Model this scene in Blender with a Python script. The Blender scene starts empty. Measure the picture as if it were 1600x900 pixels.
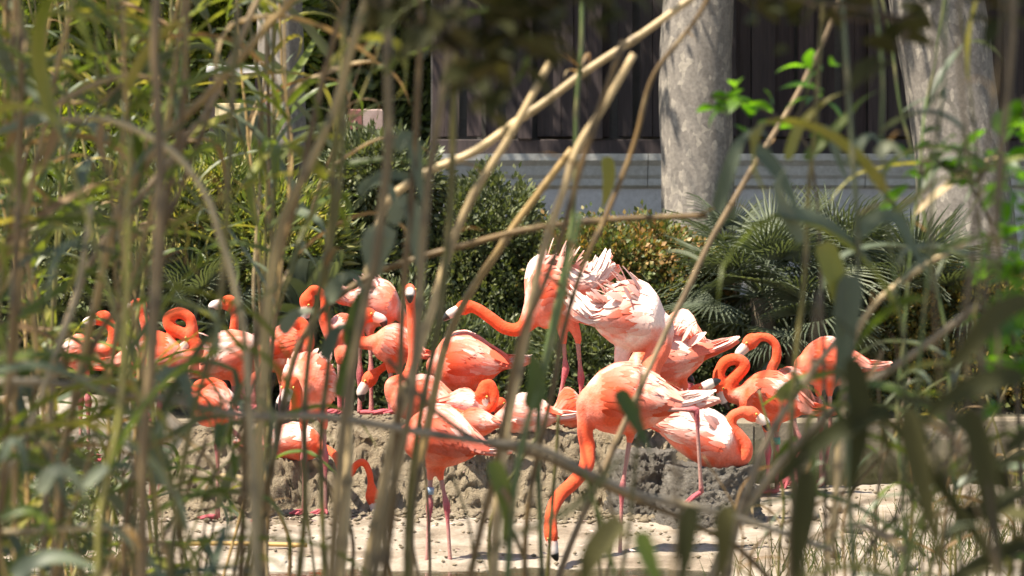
import bpy, math, random
import numpy as np
from mathutils import Vector, noise as mnoise

random.seed(7)
rng = np.random.default_rng(7)
sc = bpy.context.scene
col = sc.collection
R = math.radians

# ------------------------------------------------------------------ camera
F = 3900.0                      # focal length in pixels of the 1600 px wide photograph
CAM_Z = 1.6
PITCH = math.atan(47.0 / F)     # horizon lies 47 px above the middle of the frame
cam_data = bpy.data.cameras.new('camera')
cam = bpy.data.objects.new('camera', cam_data)
col.objects.link(cam)
cam.location = (0, 0, CAM_Z)
cam.rotation_euler = (R(90) - PITCH, 0, 0)
cam_data.sensor_width = 36.0
cam_data.lens = F / 1600.0 * 36.0
cam_data.clip_start = 0.05
cam_data.clip_end = 2000
cam_data.dof.use_dof = True
cam_data.dof.focus_distance = 15.2
cam_data.dof.aperture_fstop = 3.9
cam_data.dof.aperture_blades = 0
sc.camera = cam

# ------------------------------------------------------------------ light
SUN_EL, SUN_AZ = 61.0, -120.0    # azimuth from +Y (away from the camera), negative = left
SUN_V = Vector((math.sin(R(SUN_AZ)) * math.cos(R(SUN_EL)), math.cos(R(SUN_AZ)) * math.cos(R(SUN_EL)), math.sin(R(SUN_EL))))
world = bpy.data.worlds.new('World')
sc.world = world
world.use_nodes = True
wn = world.node_tree
sky = wn.nodes.new('ShaderNodeTexSky')
sky.sky_type = 'NISHITA'
sky.sun_disc = False
sky.sun_elevation = R(SUN_EL)
sky.sun_rotation = R(SUN_AZ)
bg = wn.nodes['Background']
bg.inputs['Strength'].default_value = 0.092
wn.links.new(sky.outputs['Color'], bg.inputs['Color'])
sun_data = bpy.data.lights.new('sun', 'SUN')
sun_data.energy = 5.0
sun_data.angle = R(0.53)
sun_data.color = (1.0, 0.95, 0.86)
sun = bpy.data.objects.new('sun', sun_data)
col.objects.link(sun)
sun.location = SUN_V * 40
sun.rotation_euler = (-SUN_V).to_track_quat('-Z', 'Y').to_euler()
sc.view_settings.view_transform = 'Standard'
sc.view_settings.look = 'None'
sc.view_settings.gamma = 1.0
sc.view_settings.use_curve_mapping = False
sc.view_settings.exposure = 1.42
sc.view_settings.use_white_balance = True
sc.view_settings.white_balance_temperature = 7150
sc.cycles.use_denoising = True
sc.cycles.max_bounces = 6
sc.cycles.diffuse_bounces = 3
sc.cycles.transparent_max_bounces = 4
sc.cycles.caustics_reflective = False
sc.cycles.caustics_refractive = False

# ------------------------------------------------------------------ helpers
CP, SP = math.cos(PITCH), math.sin(PITCH)
def at(px, py, d):
    """world point seen at photo pixel (px, py), d metres in front of the camera"""
    u, v = (px - 800.0) / F, -(py - 450.0) / F
    y = CP + v * SP
    z = -SP + v * CP
    k = d / y
    return np.array((u * k, d, CAM_Z + z * k))

def nrm(v):
    v = np.asarray(v, float)
    return v / (np.linalg.norm(v) + 1e-12)

def tag(o, label=None, cat=None, group=None, kind=None):
    if label: o['label'] = label
    if cat: o['category'] = cat
    if group: o['group'] = group
    if kind: o['kind'] = kind
    return o

def empty(name, loc, label=None, cat=None, group=None):
    o = bpy.data.objects.new(name, None)
    o.empty_display_size = 0.05
    col.objects.link(o)
    o.location = tuple(loc)
    return tag(o, label, cat, group)

def make_mesh(name, V, Fc, mat, smooth=True, vcol=None):
    me = bpy.data.meshes.new(name)
    V = np.asarray(V, float)
    if isinstance(Fc, np.ndarray):
        n, k = Fc.shape
        me.vertices.add(len(V)); me.vertices.foreach_set('co', V.ravel())
        me.loops.add(n * k); me.loops.foreach_set('vertex_index', Fc.astype(np.int32).ravel())
        me.polygons.add(n)
        me.polygons.foreach_set('loop_start', np.arange(0, n * k, k, dtype=np.int32))
        me.polygons.foreach_set('loop_total', np.full(n, k, dtype=np.int32))
        me.update(calc_edges=True)
    else:
        me.from_pydata([tuple(v) for v in V], [], Fc)
    if smooth:
        me.polygons.foreach_set('use_smooth', np.ones(len(me.polygons), bool))
    if vcol is not None:
        set_col(me, vcol)
    if mat: me.materials.append(mat)
    return me

def set_col(me, vcol):
    a = me.color_attributes.get('Col') or me.color_attributes.new('Col', 'FLOAT_COLOR', 'POINT')
    c = np.ones((len(me.vertices), 4)); c[:, :3] = vcol
    a.data.foreach_set('color', c.ravel())

def obj(name, me, parent=None, loc=None):
    o = bpy.data.objects.new(name, me)
    col.objects.link(o)
    if parent is not None:
        o.parent = parent
    if loc is not None:
        o.location = tuple(loc)
    return o

def catmull(P, n):
    """n samples of a centripetal-ish Catmull-Rom spline through P (rows may hold any columns)"""
    P = np.asarray(P, float)
    if len(P) == 2:
        t = np.linspace(0, 1, n)[:, None]
        return P[0] * (1 - t) + P[1] * t
    Q = np.vstack([2 * P[0] - P[1], P, 2 * P[-1] - P[-2]])
    seg = np.linalg.norm(np.diff(P[:, :3], axis=0), axis=1)
    cum = np.concatenate([[0], np.cumsum(seg)])
    out = []
    for s in np.linspace(0, cum[-1], n):
        i = min(int(np.searchsorted(cum, s, 'right') - 1), len(P) - 2)
        t = (s - cum[i]) / max(seg[i], 1e-9)
        p0, p1, p2, p3 = Q[i], Q[i + 1], Q[i + 2], Q[i + 3]
        out.append(0.5 * (2 * p1 + (p2 - p0) * t + (2 * p0 - 5 * p1 + 4 * p2 - p3) * t * t + (3 * p1 - p0 - 3 * p2 + p3) * t ** 3))
    return np.array(out)

def frames(P, up=(0.13, -1, 0.2)):
    """parallel transported normals along a polyline"""
    P = np.asarray(P, float)
    T = np.gradient(P, axis=0)
    T /= np.linalg.norm(T, axis=1)[:, None] + 1e-12
    n = nrm(np.cross(T[0], nrm(up)))
    N = [n]
    for i in range(1, len(P)):
        n = n - T[i] * np.dot(n, T[i])
        n = nrm(n)
        N.append(n)
    N = np.array(N)
    B = np.cross(T, N)
    return T, N, B

def tube(P, rad, k=8, cap=True):
    P = np.asarray(P, float)
    rad = np.broadcast_to(np.asarray(rad, float), (len(P),))
    T, N, B = frames(P)
    a = np.linspace(0, 2 * math.pi, k, endpoint=False)
    V = (P[:, None, :] + rad[:, None, None] * (np.cos(a)[None, :, None] * N[:, None, :] + np.sin(a)[None, :, None] * B[:, None, :])).reshape(-1, 3)
    fs = []
    m = len(P)
    for i in range(m - 1):
        for j in range(k):
            j2 = (j + 1) % k
            fs.append((i * k + j, i * k + j2, (i + 1) * k + j2, (i + 1) * k + j))
    if cap:
        c0 = len(V)
        V = np.vstack([V, P[0], P[-1]])
        for j in range(k):
            j2 = (j + 1) % k
            fs.append((c0, j2, j))
            fs.append((c0 + 1, (m - 1) * k + j, (m - 1) * k + j2))
    return V, fs

class MB:
    def __init__(s):
        s.V, s.F, s.C, s.n = [], [], [], 0
    def add(s, V, fs, c=None):
        V = np.asarray(V, float)
        s.F += [tuple(i + s.n for i in f) for f in fs]
        s.V.append(V)
        if c is not None:
            s.C.append(np.broadcast_to(np.asarray(c, float), (len(V), 3)))
        s.n += len(V)
    def mesh(s, name, mat, smooth=True):
        return make_mesh(name, np.vstack(s.V), s.F, mat, smooth, np.vstack(s.C) if s.C else None)

def box(cx, cy, cz, sx, sy, sz, bev=0.0):
    x0, x1, y0, y1, z0, z1 = cx - sx / 2, cx + sx / 2, cy - sy / 2, cy + sy / 2, cz - sz / 2, cz + sz / 2
    if bev <= 0:
        V = [(x0, y0, z0), (x1, y0, z0), (x1, y1, z0), (x0, y1, z0), (x0, y0, z1), (x1, y0, z1), (x1, y1, z1), (x0, y1, z1)]
        return V, [(0, 3, 2, 1), (4, 5, 6, 7), (0, 1, 5, 4), (1, 2, 6, 5), (2, 3, 7, 6), (3, 0, 4, 7)]
    b = bev
    V, fs = [], []
    for z, i in ((z0, b), (z0 + b, 0), (z1 - b, 0), (z1, b)):
        V += [(x0 + i, y0 + i, z), (x1 - i, y0 + i, z), (x1 - i, y1 - i, z), (x0 + i, y1 - i, z)]
    fs = [(3, 2, 1, 0), (12, 13, 14, 15)]
    for l in range(3):
        for j in range(4):
            j2 = (j + 1) % 4
            fs.append((l * 4 + j, l * 4 + j2, l * 4 + 4 + j2, l * 4 + 4 + j))
    return V, fs

def smooth01(x, a, b):
    t = min(1.0, max(0.0, (x - a) / (b - a)))
    return t * t * (3 - 2 * t)

def fbm(x, y, z=0.0, o=4):
    return mnoise.fractal(Vector((x, y, z)), 1.0, 2.0, o)

# ------------------------------------------------------------------ materials
def mat_new(name):
    m = bpy.data.materials.new(name)
    m.use_nodes = True
    nt = m.node_tree
    return m, nt, nt.nodes['Principled BSDF'], nt.nodes['Material Output']

def node(nt, t, **kw):
    n = nt.nodes.new(t)
    for k, v in kw.items():
        if k in n.inputs: n.inputs[k].default_value = v
        else: setattr(n, k, v)
    return n

def ramp(nt, fac, stops):
    r = nt.nodes.new('ShaderNodeValToRGB')
    el = r.color_ramp.elements
    while len(el) < len(stops): el.new(0.5)
    for e, (p, c) in zip(el, stops):
        e.position = p; e.color = (*c, 1)
    nt.links.new(fac, r.inputs['Fac'])
    return r.outputs['Color']

def mult(nt, a, b, mode='MULTIPLY', fac=1.0):
    n = nt.nodes.new('ShaderNodeMix'); n.data_type = 'RGBA'; n.blend_type = mode
    n.inputs['Factor'].default_value = fac
    nt.links.new(a, n.inputs[6]); nt.links.new(b, n.inputs[7])
    return n.outputs[2]

def bump(nt, bsdf, height, strength, dist):
    b = nt.nodes.new('ShaderNodeBump')
    b.inputs['Strength'].default_value = strength; b.inputs['Distance'].default_value = dist
    nt.links.new(height, b.inputs['Height'])
    nt.links.new(b.outputs['Normal'], bsdf.inputs['Normal'])

def ground_mat(name, stops, scale, bstr, bdist, rough=0.9, fine=False):
    m, nt, b, out = mat_new(name)
    tc = node(nt, 'ShaderNodeTexCoord')
    n1 = node(nt, 'ShaderNodeTexNoise', Scale=scale, Detail=8.0, Roughness=0.62)
    n2 = node(nt, 'ShaderNodeTexNoise', Scale=scale * 14, Detail=5.0, Roughness=0.7)
    nt.links.new(tc.outputs['Object'], n1.inputs['Vector']); nt.links.new(tc.outputs['Object'], n2.inputs['Vector'])
    c = ramp(nt, n1.outputs['Fac'], stops)
    d = ramp(nt, n2.outputs['Fac'], [(0.3, (0.7, 0.68, 0.66)), (0.7, (1.0, 1.0, 1.0))])
    nt.links.new(mult(nt, c, d), b.inputs['Base Color'])
    b.inputs['Roughness'].default_value = rough
    hgt = n2.outputs['Fac']
    if fine:                    # crumbs and pits on top of the broad grain
        n3 = node(nt, 'ShaderNodeTexNoise', Scale=scale * 45, Detail=4.0, Roughness=0.7)
        nt.links.new(tc.outputs['Object'], n3.inputs['Vector'])
        ad = node(nt, 'ShaderNodeMath', operation='MULTIPLY_ADD')
        nt.links.new(n3.outputs['Fac'], ad.inputs[0]); ad.inputs[1].default_value = 0.5; nt.links.new(hgt, ad.inputs[2])
        hgt = ad.outputs[0]
    bump(nt, b, hgt, bstr, bdist)
    return m

def leaf_mat(name, stops, trans=0.35, rough=0.45, per='object', tcol=None, spec=0.5, noise_scale=3.0):
    """foliage; colour picked per object, or per leaf island, plus a slow drift in space"""
    m, nt, b, out = mat_new(name)
    if per == 'object':
        rnd = node(nt, 'ShaderNodeObjectInfo').outputs['Random']
    else:
        rnd = node(nt, 'ShaderNodeNewGeometry').outputs['Random Per Island']
    tc = node(nt, 'ShaderNodeTexCoord')
    geo = node(nt, 'ShaderNodeNewGeometry')
    n1 = node(nt, 'ShaderNodeTexNoise', Scale=noise_scale, Detail=3.0)
    nt.links.new(geo.outputs['Position'], n1.inputs['Vector'])
    mx = node(nt, 'ShaderNodeMath', operation='MULTIPLY_ADD')
    nt.links.new(n1.outputs['Fac'], mx.inputs[0]); mx.inputs[1].default_value = 0.9; 
    sub = node(nt, 'ShaderNodeMath', operation='MULTIPLY_ADD')
    nt.links.new(rnd, sub.inputs[0]); sub.inputs[1].default_value = 0.7; sub.inputs[2].default_value = -0.30
    nt.links.new(sub.outputs[0], mx.inputs[2])
    c = ramp(nt, mx.outputs[0], stops)
    nt.links.new(c, b.inputs['Base Color'])
    b.inputs['Roughness'].default_value = rough
    b.inputs['Specular IOR Level'].default_value = spec
    tr = node(nt, 'ShaderNodeBsdfTranslucent')
    tcx = node(nt, 'ShaderNodeMix', data_type='RGBA', blend_type='MULTIPLY')
    tcx.inputs['Factor'].default_value = 1.0
    nt.links.new(c, tcx.inputs[6]); tcx.inputs[7].default_value = (*(tcol or (1.6, 1.7, 0.6)), 1)
    nt.links.new(tcx.outputs[2], tr.inputs['Color'])
    ms = node(nt, 'ShaderNodeMixShader'); ms.inputs[0].default_value = trans
    nt.links.new(b.outputs[0], ms.inputs[1]); nt.links.new(tr.outputs[0], ms.inputs[2])
    nt.links.new(ms.outputs[0], out.inputs['Surface'])
    return m

def attr_mat(name, rough=0.6, nscale=40.0, lo=0.75, bstr=0.3, bdist=0.003, stretch=(1, 1, 1), trans=0.0, spec=0.3, sheen=0.0):
    """colour from the mesh's own colour attribute, broken up by fine grain"""
    m, nt, b, out = mat_new(name)
    at_ = node(nt, 'ShaderNodeVertexColor', layer_name='Col')
    tc = node(nt, 'ShaderNodeTexCoord')
    mp = node(nt, 'ShaderNodeMapping'); mp.inputs['Scale'].default_value = stretch
    nt.links.new(tc.outputs['Object'], mp.inputs['Vector'])
    n1 = node(nt, 'ShaderNodeTexNoise', Scale=nscale, Detail=5.0, Roughness=0.65)
    nt.links.new(mp.outputs[0], n1.inputs['Vector'])
    g = ramp(nt, n1.outputs['Fac'], [(0.3, (lo, lo, lo)), (0.7, (1.0, 1.0, 1.0))])
    c = mult(nt, at_.outputs['Color'], g)
    nt.links.new(c, b.inputs['Base Color'])
    b.inputs['Roughness'].default_value = rough
    b.inputs['Specular IOR Level'].default_value = spec
    if sheen > 0:
        b.inputs['Sheen Weight'].default_value = sheen; b.inputs['Sheen Roughness'].default_value = 0.5; b.inputs['Sheen Tint'].default_value = (1.0, 0.75, 0.65, 1)
    bump(nt, b, n1.outputs['Fac'], bstr, bdist)
    if trans > 0:
        tr = node(nt, 'ShaderNodeBsdfTranslucent')
        nt.links.new(c, tr.inputs['Color'])
        ms = node(nt, 'ShaderNodeMixShader'); ms.inputs[0].default_value = trans
        nt.links.new(b.outputs[0], ms.inputs[1]); nt.links.new(tr.outputs[0], ms.inputs[2])
        nt.links.new(ms.outputs[0], out.inputs['Surface'])
    return m

M = {}
M['mud'] = ground_mat('pale_mud', [(0.28, (0.16, 0.12, 0.08)), (0.44, (0.28, 0.225, 0.165)), (0.56, (0.37, 0.315, 0.25)), (0.72, (0.48, 0.43, 0.36))], 1.9, 0.9, 0.02, 0.7, fine=True)
M['mound'] = ground_mat('mound_clay', [(0.25, (0.26, 0.195, 0.12)), (0.5, (0.42, 0.34, 0.23)), (0.78, (0.54, 0.46, 0.34))], 2.6, 1.0, 0.06, 0.95, fine=True)
M['nest'] = ground_mat('nest_clay', [(0.25, (0.14, 0.125, 0.105)), (0.5, (0.25, 0.225, 0.19)), (0.8, (0.40, 0.37, 0.32))], 4.0, 1.0, 0.06, 0.95, fine=True)
M['soil'] = ground_mat('planting_soil', [(0.3, (0.05, 0.045, 0.025)), (0.6, (0.09, 0.075, 0.045)), (0.8, (0.12, 0.11, 0.06))], 1.2, 0.8, 0.04, 0.95)
M['stone'] = ground_mat('stone', [(0.25, (0.20, 0.165, 0.125)), (0.5, (0.32, 0.27, 0.21)), (0.8, (0.44, 0.39, 0.32))], 5.0, 0.6, 0.01, 0.8)
M['kerb'] = ground_mat('kerb_stone', [(0.25, (0.13, 0.11, 0.075)), (0.5, (0.21, 0.17, 0.12)), (0.8, (0.30, 0.25, 0.18))], 3.0, 0.7, 0.01, 0.85)
M['render'] = ground_mat('grey_render', [(0.25, (0.44, 0.42, 0.41)), (0.5, (0.56, 0.54, 0.53)), (0.8, (0.68, 0.66, 0.65))], 1.1, 0.3, 0.006, 0.8)
M['coping'] = ground_mat('coping_stone', [(0.25, (0.42, 0.42, 0.40)), (0.5, (0.52, 0.52, 0.50)), (0.8, (0.62, 0.62, 0.60))], 1.4, 0.3, 0.006, 0.7)
M['slat'] = ground_mat('pale_slat', [(0.3, (0.40, 0.38, 0.36)), (0.7, (0.54, 0.52, 0.50))], 4.0, 0.2, 0.004, 0.7)
M['dark'] = ground_mat('dark_void', [(0.3, (0.09, 0.085, 0.08)), (0.7, (0.14, 0.13, 0.12))], 4.0, 0.2, 0.004, 0.9)
M['white_paint'] = ground_mat('white_paint', [(0.3, (0.68, 0.68, 0.68)), (0.7, (0.8, 0.8, 0.8))], 4.0, 0.1, 0.002, 0.5)
M['cream'] = ground_mat('cream_cloth', [(0.3, (0.72, 0.55, 0.28)), (0.7, (0.82, 0.68, 0.42))], 4.0, 0.2, 0.004, 0.8)
M['pink'] = ground_mat('pink_cloth', [(0.3, (0.55, 0.10, 0.22)), (0.7, (0.68, 0.16, 0.30))], 4.0, 0.2, 0.004, 0.8)
M['cream_pink'] = ground_mat('faded_pink_paint', [(0.3, (0.28, 0.19, 0.17)), (0.7, (0.42, 0.31, 0.28))], 9.0, 0.1, 0.002, 0.6)
M['red'] = ground_mat('red_paint', [(0.3, (0.16, 0.06, 0.05)), (0.7, (0.26, 0.09, 0.08))], 4.0, 0.1, 0.002, 0.5)

def wood_mat():
    m, nt, b, out = mat_new('dark_boards')
    tc = node(nt, 'ShaderNodeTexCoord')
    oi = node(nt, 'ShaderNodeObjectInfo')
    mp = node(nt, 'ShaderNodeMapping'); mp.inputs['Scale'].default_value = (9, 9, 0.5)
    nt.links.new(tc.outputs['Object'], mp.inputs['Vector'])
    n1 = node(nt, 'ShaderNodeTexNoise', Scale=3.0, Detail=6.0, Roughness=0.65)
    nt.links.new(mp.outputs[0], n1.inputs['Vector'])
    c = ramp(nt, n1.outputs['Fac'], [(0.3, (0.022, 0.014, 0.014)), (0.55, (0.045, 0.03, 0.029)), (0.8, (0.085, 0.06, 0.055))])
    r = ramp(nt, oi.outputs['Random'], [(0.0, (0.55, 0.55, 0.6)), (1.0, (1.15, 1.1, 1.1))])
    nt.links.new(mult(nt, c, r), b.inputs['Base Color'])
    b.inputs['Roughness'].default_value = 0.75
    bump(nt, b, n1.outputs['Fac'], 0.4, 0.01)
    return m
M['wood'] = wood_mat()

def bark_mat():
    """flaking plane-tree bark: grey-brown plates with pale cream patches"""
    m, nt, b, out = mat_new('plane_bark')
    tc = node(nt, 'ShaderNodeTexCoord')
    mp = node(nt, 'ShaderNodeMapping'); mp.inputs['Scale'].default_value = (1, 1, 0.6)
    nt.links.new(tc.outputs['Object'], mp.inputs['Vector'])
    nz = node(nt, 'ShaderNodeTexNoise', Scale=5.0, Detail=5.0, Roughness=0.6)
    nt.links.new(mp.outputs[0], nz.inputs['Vector'])
    wr = node(nt, 'ShaderNodeVectorMath', operation='MULTIPLY_ADD')
    nt.links.new(nz.outputs['Color'], wr.inputs[0]); wr.inputs[1].default_value = (0.12, 0.12, 0.12)
    nt.links.new(mp.outputs[0], wr.inputs[2])
    v = node(nt, 'ShaderNodeTexVoronoi', Scale=19.0)
    nt.links.new(wr.outputs[0], v.inputs['Vector'])
    sep = node(nt, 'ShaderNodeSeparateColor'); nt.links.new(v.outputs['Color'], sep.inputs[0])
    c = ramp(nt, sep.outputs[0], [(0.0, (0.165, 0.145, 0.125)), (0.45, (0.195, 0.172, 0.148)), (0.8, (0.22, 0.195, 0.168)), (0.92, (0.30, 0.265, 0.22))])
    n2 = node(nt, 'ShaderNodeTexNoise', Scale=30.0, Detail=6.0)
    nt.links.new(tc.outputs['Object'], n2.inputs['Vector'])
    g = ramp(nt, n2.outputs['Fac'], [(0.3, (0.7, 0.7, 0.7)), (0.7, (1.1, 1.1, 1.1))])
    nt.links.new(mult(nt, c, g), b.inputs['Base Color'])
    b.inputs['Roughness'].default_value = 0.85
    bump(nt, b, sep.outputs[0], 0.6, 0.012)
    return m
M['bark'] = bark_mat()
M['twig'] = ground_mat('twig_bark', [(0.3, (0.06, 0.045, 0.03)), (0.7, (0.13, 0.10, 0.065))], 9.0, 0.6, 0.004, 0.85)

def water_mat():
    m, nt, b, out = mat_new('murky_water')
    tc = node(nt, 'ShaderNodeTexCoord')
    n0 = node(nt, 'ShaderNodeTexNoise', Scale=0.7, Detail=3.0)
    nt.links.new(tc.outputs['Object'], n0.inputs['Vector'])
    c = ramp(nt, n0.outputs['Fac'], [(0.35, (0.022, 0.022, 0.010)), (0.65, (0.045, 0.042, 0.022))])
    nt.links.new(c, b.inputs['Base Color'])
    b.inputs['Roughness'].default_value = 0.04
    b.inputs['IOR'].default_value = 1.333
    mp = node(nt, 'ShaderNodeMapping'); mp.inputs['Scale'].default_value = (1, 2.2, 1)
    nt.links.new(tc.outputs['Object'], mp.inputs['Vector'])
    n1 = node(nt, 'ShaderNodeTexNoise', Scale=9.0, Detail=3.0)
    nt.links.new(mp.outputs[0], n1.inputs['Vector'])
    bump(nt, b, n1.outputs['Fac'], 0.10, 0.02)
    return m
M['water'] = water_mat()

M['cane'] = attr_mat('reed_cane', 0.5, 30.0, 0.72, 0.3, 0.002, (1, 1, 0.25), spec=0.4)
G = lambda *s: list(s)
M['leaf_green'] = leaf_mat('reed_leaf_green', [(0.0, (0.035, 0.06, 0.012)), (0.3, (0.075, 0.11, 0.02)), (0.6, (0.15, 0.175, 0.035)), (0.8, (0.25, 0.22, 0.06)), (1.0, (0.32, 0.24, 0.1))], 0.34, 0.42, spec=0.4)
M['leaf_grey'] = leaf_mat('reed_leaf_greygreen', [(0.0, (0.06, 0.08, 0.05)), (0.5, (0.11, 0.135, 0.085)), (1.0, (0.2, 0.21, 0.14))], 0.22, 0.5, tcol=(1.2, 1.35, 0.7), spec=0.45)
M['leaf_dead'] = leaf_mat('reed_leaf_dry', [(0.0, (0.16, 0.10, 0.05)), (0.5, (0.26, 0.18, 0.09)), (1.0, (0.4, 0.31, 0.18))], 0.25, 0.6, tcol=(1.3, 1.0, 0.6), spec=0.4)
M['leaf_broad'] = leaf_mat('broad_leaf', [(0.0, (0.03, 0.075, 0.012)), (0.5, (0.055, 0.13, 0.02)), (1.0, (0.10, 0.19, 0.03))], 0.55, 0.4, tcol=(2.8, 3.0, 0.5))
M['leaf_shade'] = leaf_mat('shaded_leaf', [(0.0, (0.02, 0.025, 0.008)), (0.5, (0.045, 0.045, 0.018)), (1.0, (0.09, 0.08, 0.03))], 0.2, 0.65, spec=0.15)  # dark leaf colour stands in for blades and branches being in shade
isl = dict(per='island')
M['f_dark'] = leaf_mat('shrub_dark_green', [(0.0, (0.04, 0.055, 0.024)), (0.5, (0.088, 0.108, 0.046)), (1.0, (0.19, 0.2, 0.095))], 0.2, 0.5, noise_scale=2.5, **isl)
M['f_orange'] = leaf_mat('shrub_orange_tips', [(0.0, (0.06, 0.09, 0.03)), (0.42, (0.12, 0.15, 0.05)), (0.58, (0.21, 0.18, 0.06)), (0.74, (0.31, 0.18, 0.065)), (1.0, (0.36, 0.18, 0.07))], 0.25, 0.5, noise_scale=3.2, **isl)
M['f_yellow'] = leaf_mat('shrub_yellow_green', [(0.0, (0.06, 0.085, 0.025)), (0.45, (0.13, 0.165, 0.05)), (0.7, (0.27, 0.26, 0.08)), (1.0, (0.48, 0.38, 0.12))], 0.35, 0.45, noise_scale=3.0, **isl)
M['f_tree'] = leaf_mat('tree_foliage_yellow_green', [(0.0, (0.075, 0.1063, 0.02)), (0.45, (0.1375, 0.1875, 0.0275)), (0.75, (0.2375, 0.2625, 0.0375)), (1.0, (0.425, 0.375, 0.05))], 0.45, 0.45, noise_scale=1.4, **isl)
M['f_far'] = leaf_mat('far_evergreen', [(0.0, (0.056, 0.077, 0.0224)), (0.5, (0.098, 0.126, 0.0392)), (1.0, (0.168, 0.196, 0.063))], 0.3, 0.5, noise_scale=1.0, **isl)
M['f_mixed'] = leaf_mat('shrub_bronze_green', [(0.0, (0.052, 0.065, 0.0234)), (0.42, (0.0975, 0.1105, 0.0364)), (0.62, (0.221, 0.182, 0.052)), (0.8, (0.338, 0.221, 0.065)), (1.0, (0.39, 0.26, 0.078))], 0.3, 0.5, noise_scale=3.0, **isl)
M['frond'] = leaf_mat('palm_frond', [(0.0, (0.05, 0.064, 0.042)), (0.5, (0.1, 0.12, 0.08)), (1.0, (0.2, 0.215, 0.155))], 0.2, 0.6, noise_scale=4.0, spec=0.25)
M['grass'] = leaf_mat('bank_grass', [(0.0, (0.03, 0.05, 0.012)), (0.45, (0.07, 0.085, 0.025)), (0.75, (0.15, 0.125, 0.05)), (1.0, (0.26, 0.2, 0.09))], 0.3, 0.5, noise_scale=3.0, **isl)
M['feather'] = attr_mat('flamingo_feather', 0.75, 90.0, 0.82, 0.25, 0.003, trans=0.18, spec=0.1, sheen=0.12)
M['skin'] = attr_mat('flamingo_body', 0.8, 75.0, 0.78, 0.5, 0.012, spec=0.1, sheen=0.12)
M['bill'] = attr_mat('flamingo_bill', 0.35, 40.0, 0.9, 0.1, 0.001, spec=0.5)
M['band'] = ground_mat('blue_band', [(0.3, (0.10, 0.22, 0.38)), (0.7, (0.5, 0.55, 0.6))], 60.0, 0.1, 0.001, 0.4)
M['band_green'] = ground_mat('green_band', [(0.3, (0.03, 0.24, 0.17)), (0.7, (0.06, 0.32, 0.24))], 60.0, 0.1, 0.001, 0.4)

# ------------------------------------------------------------------ terrain
MX0, MX1 = -2.22, 1.30          # ends of the mud mound
def mound_h(x, y):
    w = 0.10 * fbm(x * 1.3, 3.1, 0.5, 3) + 0.05 * fbm(x * 5, 8.0, 0, 2)
    front = 15.42 + w
    top = 0.55 + 0.05 * fbm(x * 1.7, y * 1.7, 4.0, 3)
    # the low nest shelf where one bird sits
    shelf = smooth01(x, -1.66, -1.50) * (1 - smooth01(x, -1.16, -1.04))
    s1 = smooth01(y, front, front + 0.30)
    s2 = smooth01(y, front + 0.52, front + 0.75)
    z = top * s1 * (1 - shelf) + shelf * (0.36 * smooth01(y, front - 0.02, front + 0.12) + (top - 0.36) * s2)
    z *= smooth01(x, MX0 - 0.12, MX0 + 0.22) * (1 - smooth01(x, MX1 - 0.3, MX1 + 0.15))
    z *= 1 - smooth01(y, 17.3, 18.2)
    return z

def base_h(x, y):
    # near reed bank, shallow water in front of the mud, mud flat, back pond, planted slope
    n = fbm(x * 0.8, y * 0.8, 2.0, 4)
    front = 12.55 + 0.12 * fbm(x * 0.9, 1.0, 0, 3) - 0.9 * smooth01(x, 0.7, 2.2)
    mud = 0.035 + 0.022 * n
    z = mud
    if y < front + 0.5:
        t = smooth01(y, front - 0.7, front + 0.5)
        z = -0.14 * (1 - t) + mud * t
    if y < 10.6:
        t = smooth01(y, 9.2, 10.6)
        z = (0.06 + 0.04 * n) * (1 - t) + z * t
    pond0 = 17.55 + 0.15 * fbm(x * 0.9, 6.0, 0, 3)
    if y > pond0 - 0.3:
        t = smooth01(y, pond0 - 0.3, pond0 + 0.5)
        z = mud * (1 - t) - 0.35 * t
    if y > 21.9:
        z = 0.10 + 1.05 * smooth01(y, 22.3, 27.0) + 0.06 * n
    # rising stony bank at the left
    if x < -2.0 and y < 21.9:
        k = smooth01(-x, 2.25, 3.2) * smooth01(y, 13.6, 15.2)
        z = z * (1 - k) + (0.34 + 0.12 * n) * k
    return z

def height(x, y):
    return max(base_h(x, y), mound_h(x, y) if (15.0 < y < 18.4 and MX0 - 0.3 < x < MX1 + 0.3) else -9)

def grid_axis(parts):
    out = []
    for a, b, s in parts:
        out += list(np.arange(a, b, s))
    return np.array(out + [parts[-1][1]])

def sheet(name, xs, ys, fn, mat):
    V = np.array([(x, y, fn(x, y)) for y in ys for x in xs])
    nx, ny = len(xs), len(ys)
    i = np.arange(nx - 1)[None, :] + nx * np.arange(ny - 1)[:, None]
    Fc = np.stack([i, i + 1, i + 1 + nx, i + nx], -1).reshape(-1, 4)
    return obj(name, make_mesh(name, V, Fc, mat))

xs = grid_axis([(-700, -60, 160), (-60, -10, 6), (-10, -4, 0.5), (-4, 4, 0.032), (4, 10, 0.5), (10, 60, 6), (60, 700, 160)])
ys = grid_axis([(-300, -20, 70), (-20, 8, 1.5), (8, 12, 0.2), (12, 18.2, 0.03), (18.2, 22, 0.2), (22, 30, 0.4), (30, 60, 5), (60, 1200, 190)])
def ground_fn(x, y):
    z = base_h(x, y)
    if 12 < y < 18 and abs(x) < 4:
        z += 0.016 * mnoise.turbulence(Vector((x * 4, y * 6, 0)), 4, True) - 0.010 + 0.010 * mnoise.noise(Vector((x * 16, y * 18, 2)))
        # footprints and scuffs in the mud
        c = mnoise.cell(Vector((x * 5.0, y * 3.0, 3.0)))
        if c > 0.55: z -= 0.010
    return z
ground = tag(sheet('ground', xs, ys, ground_fn, M['mud']), kind='structure')
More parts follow.
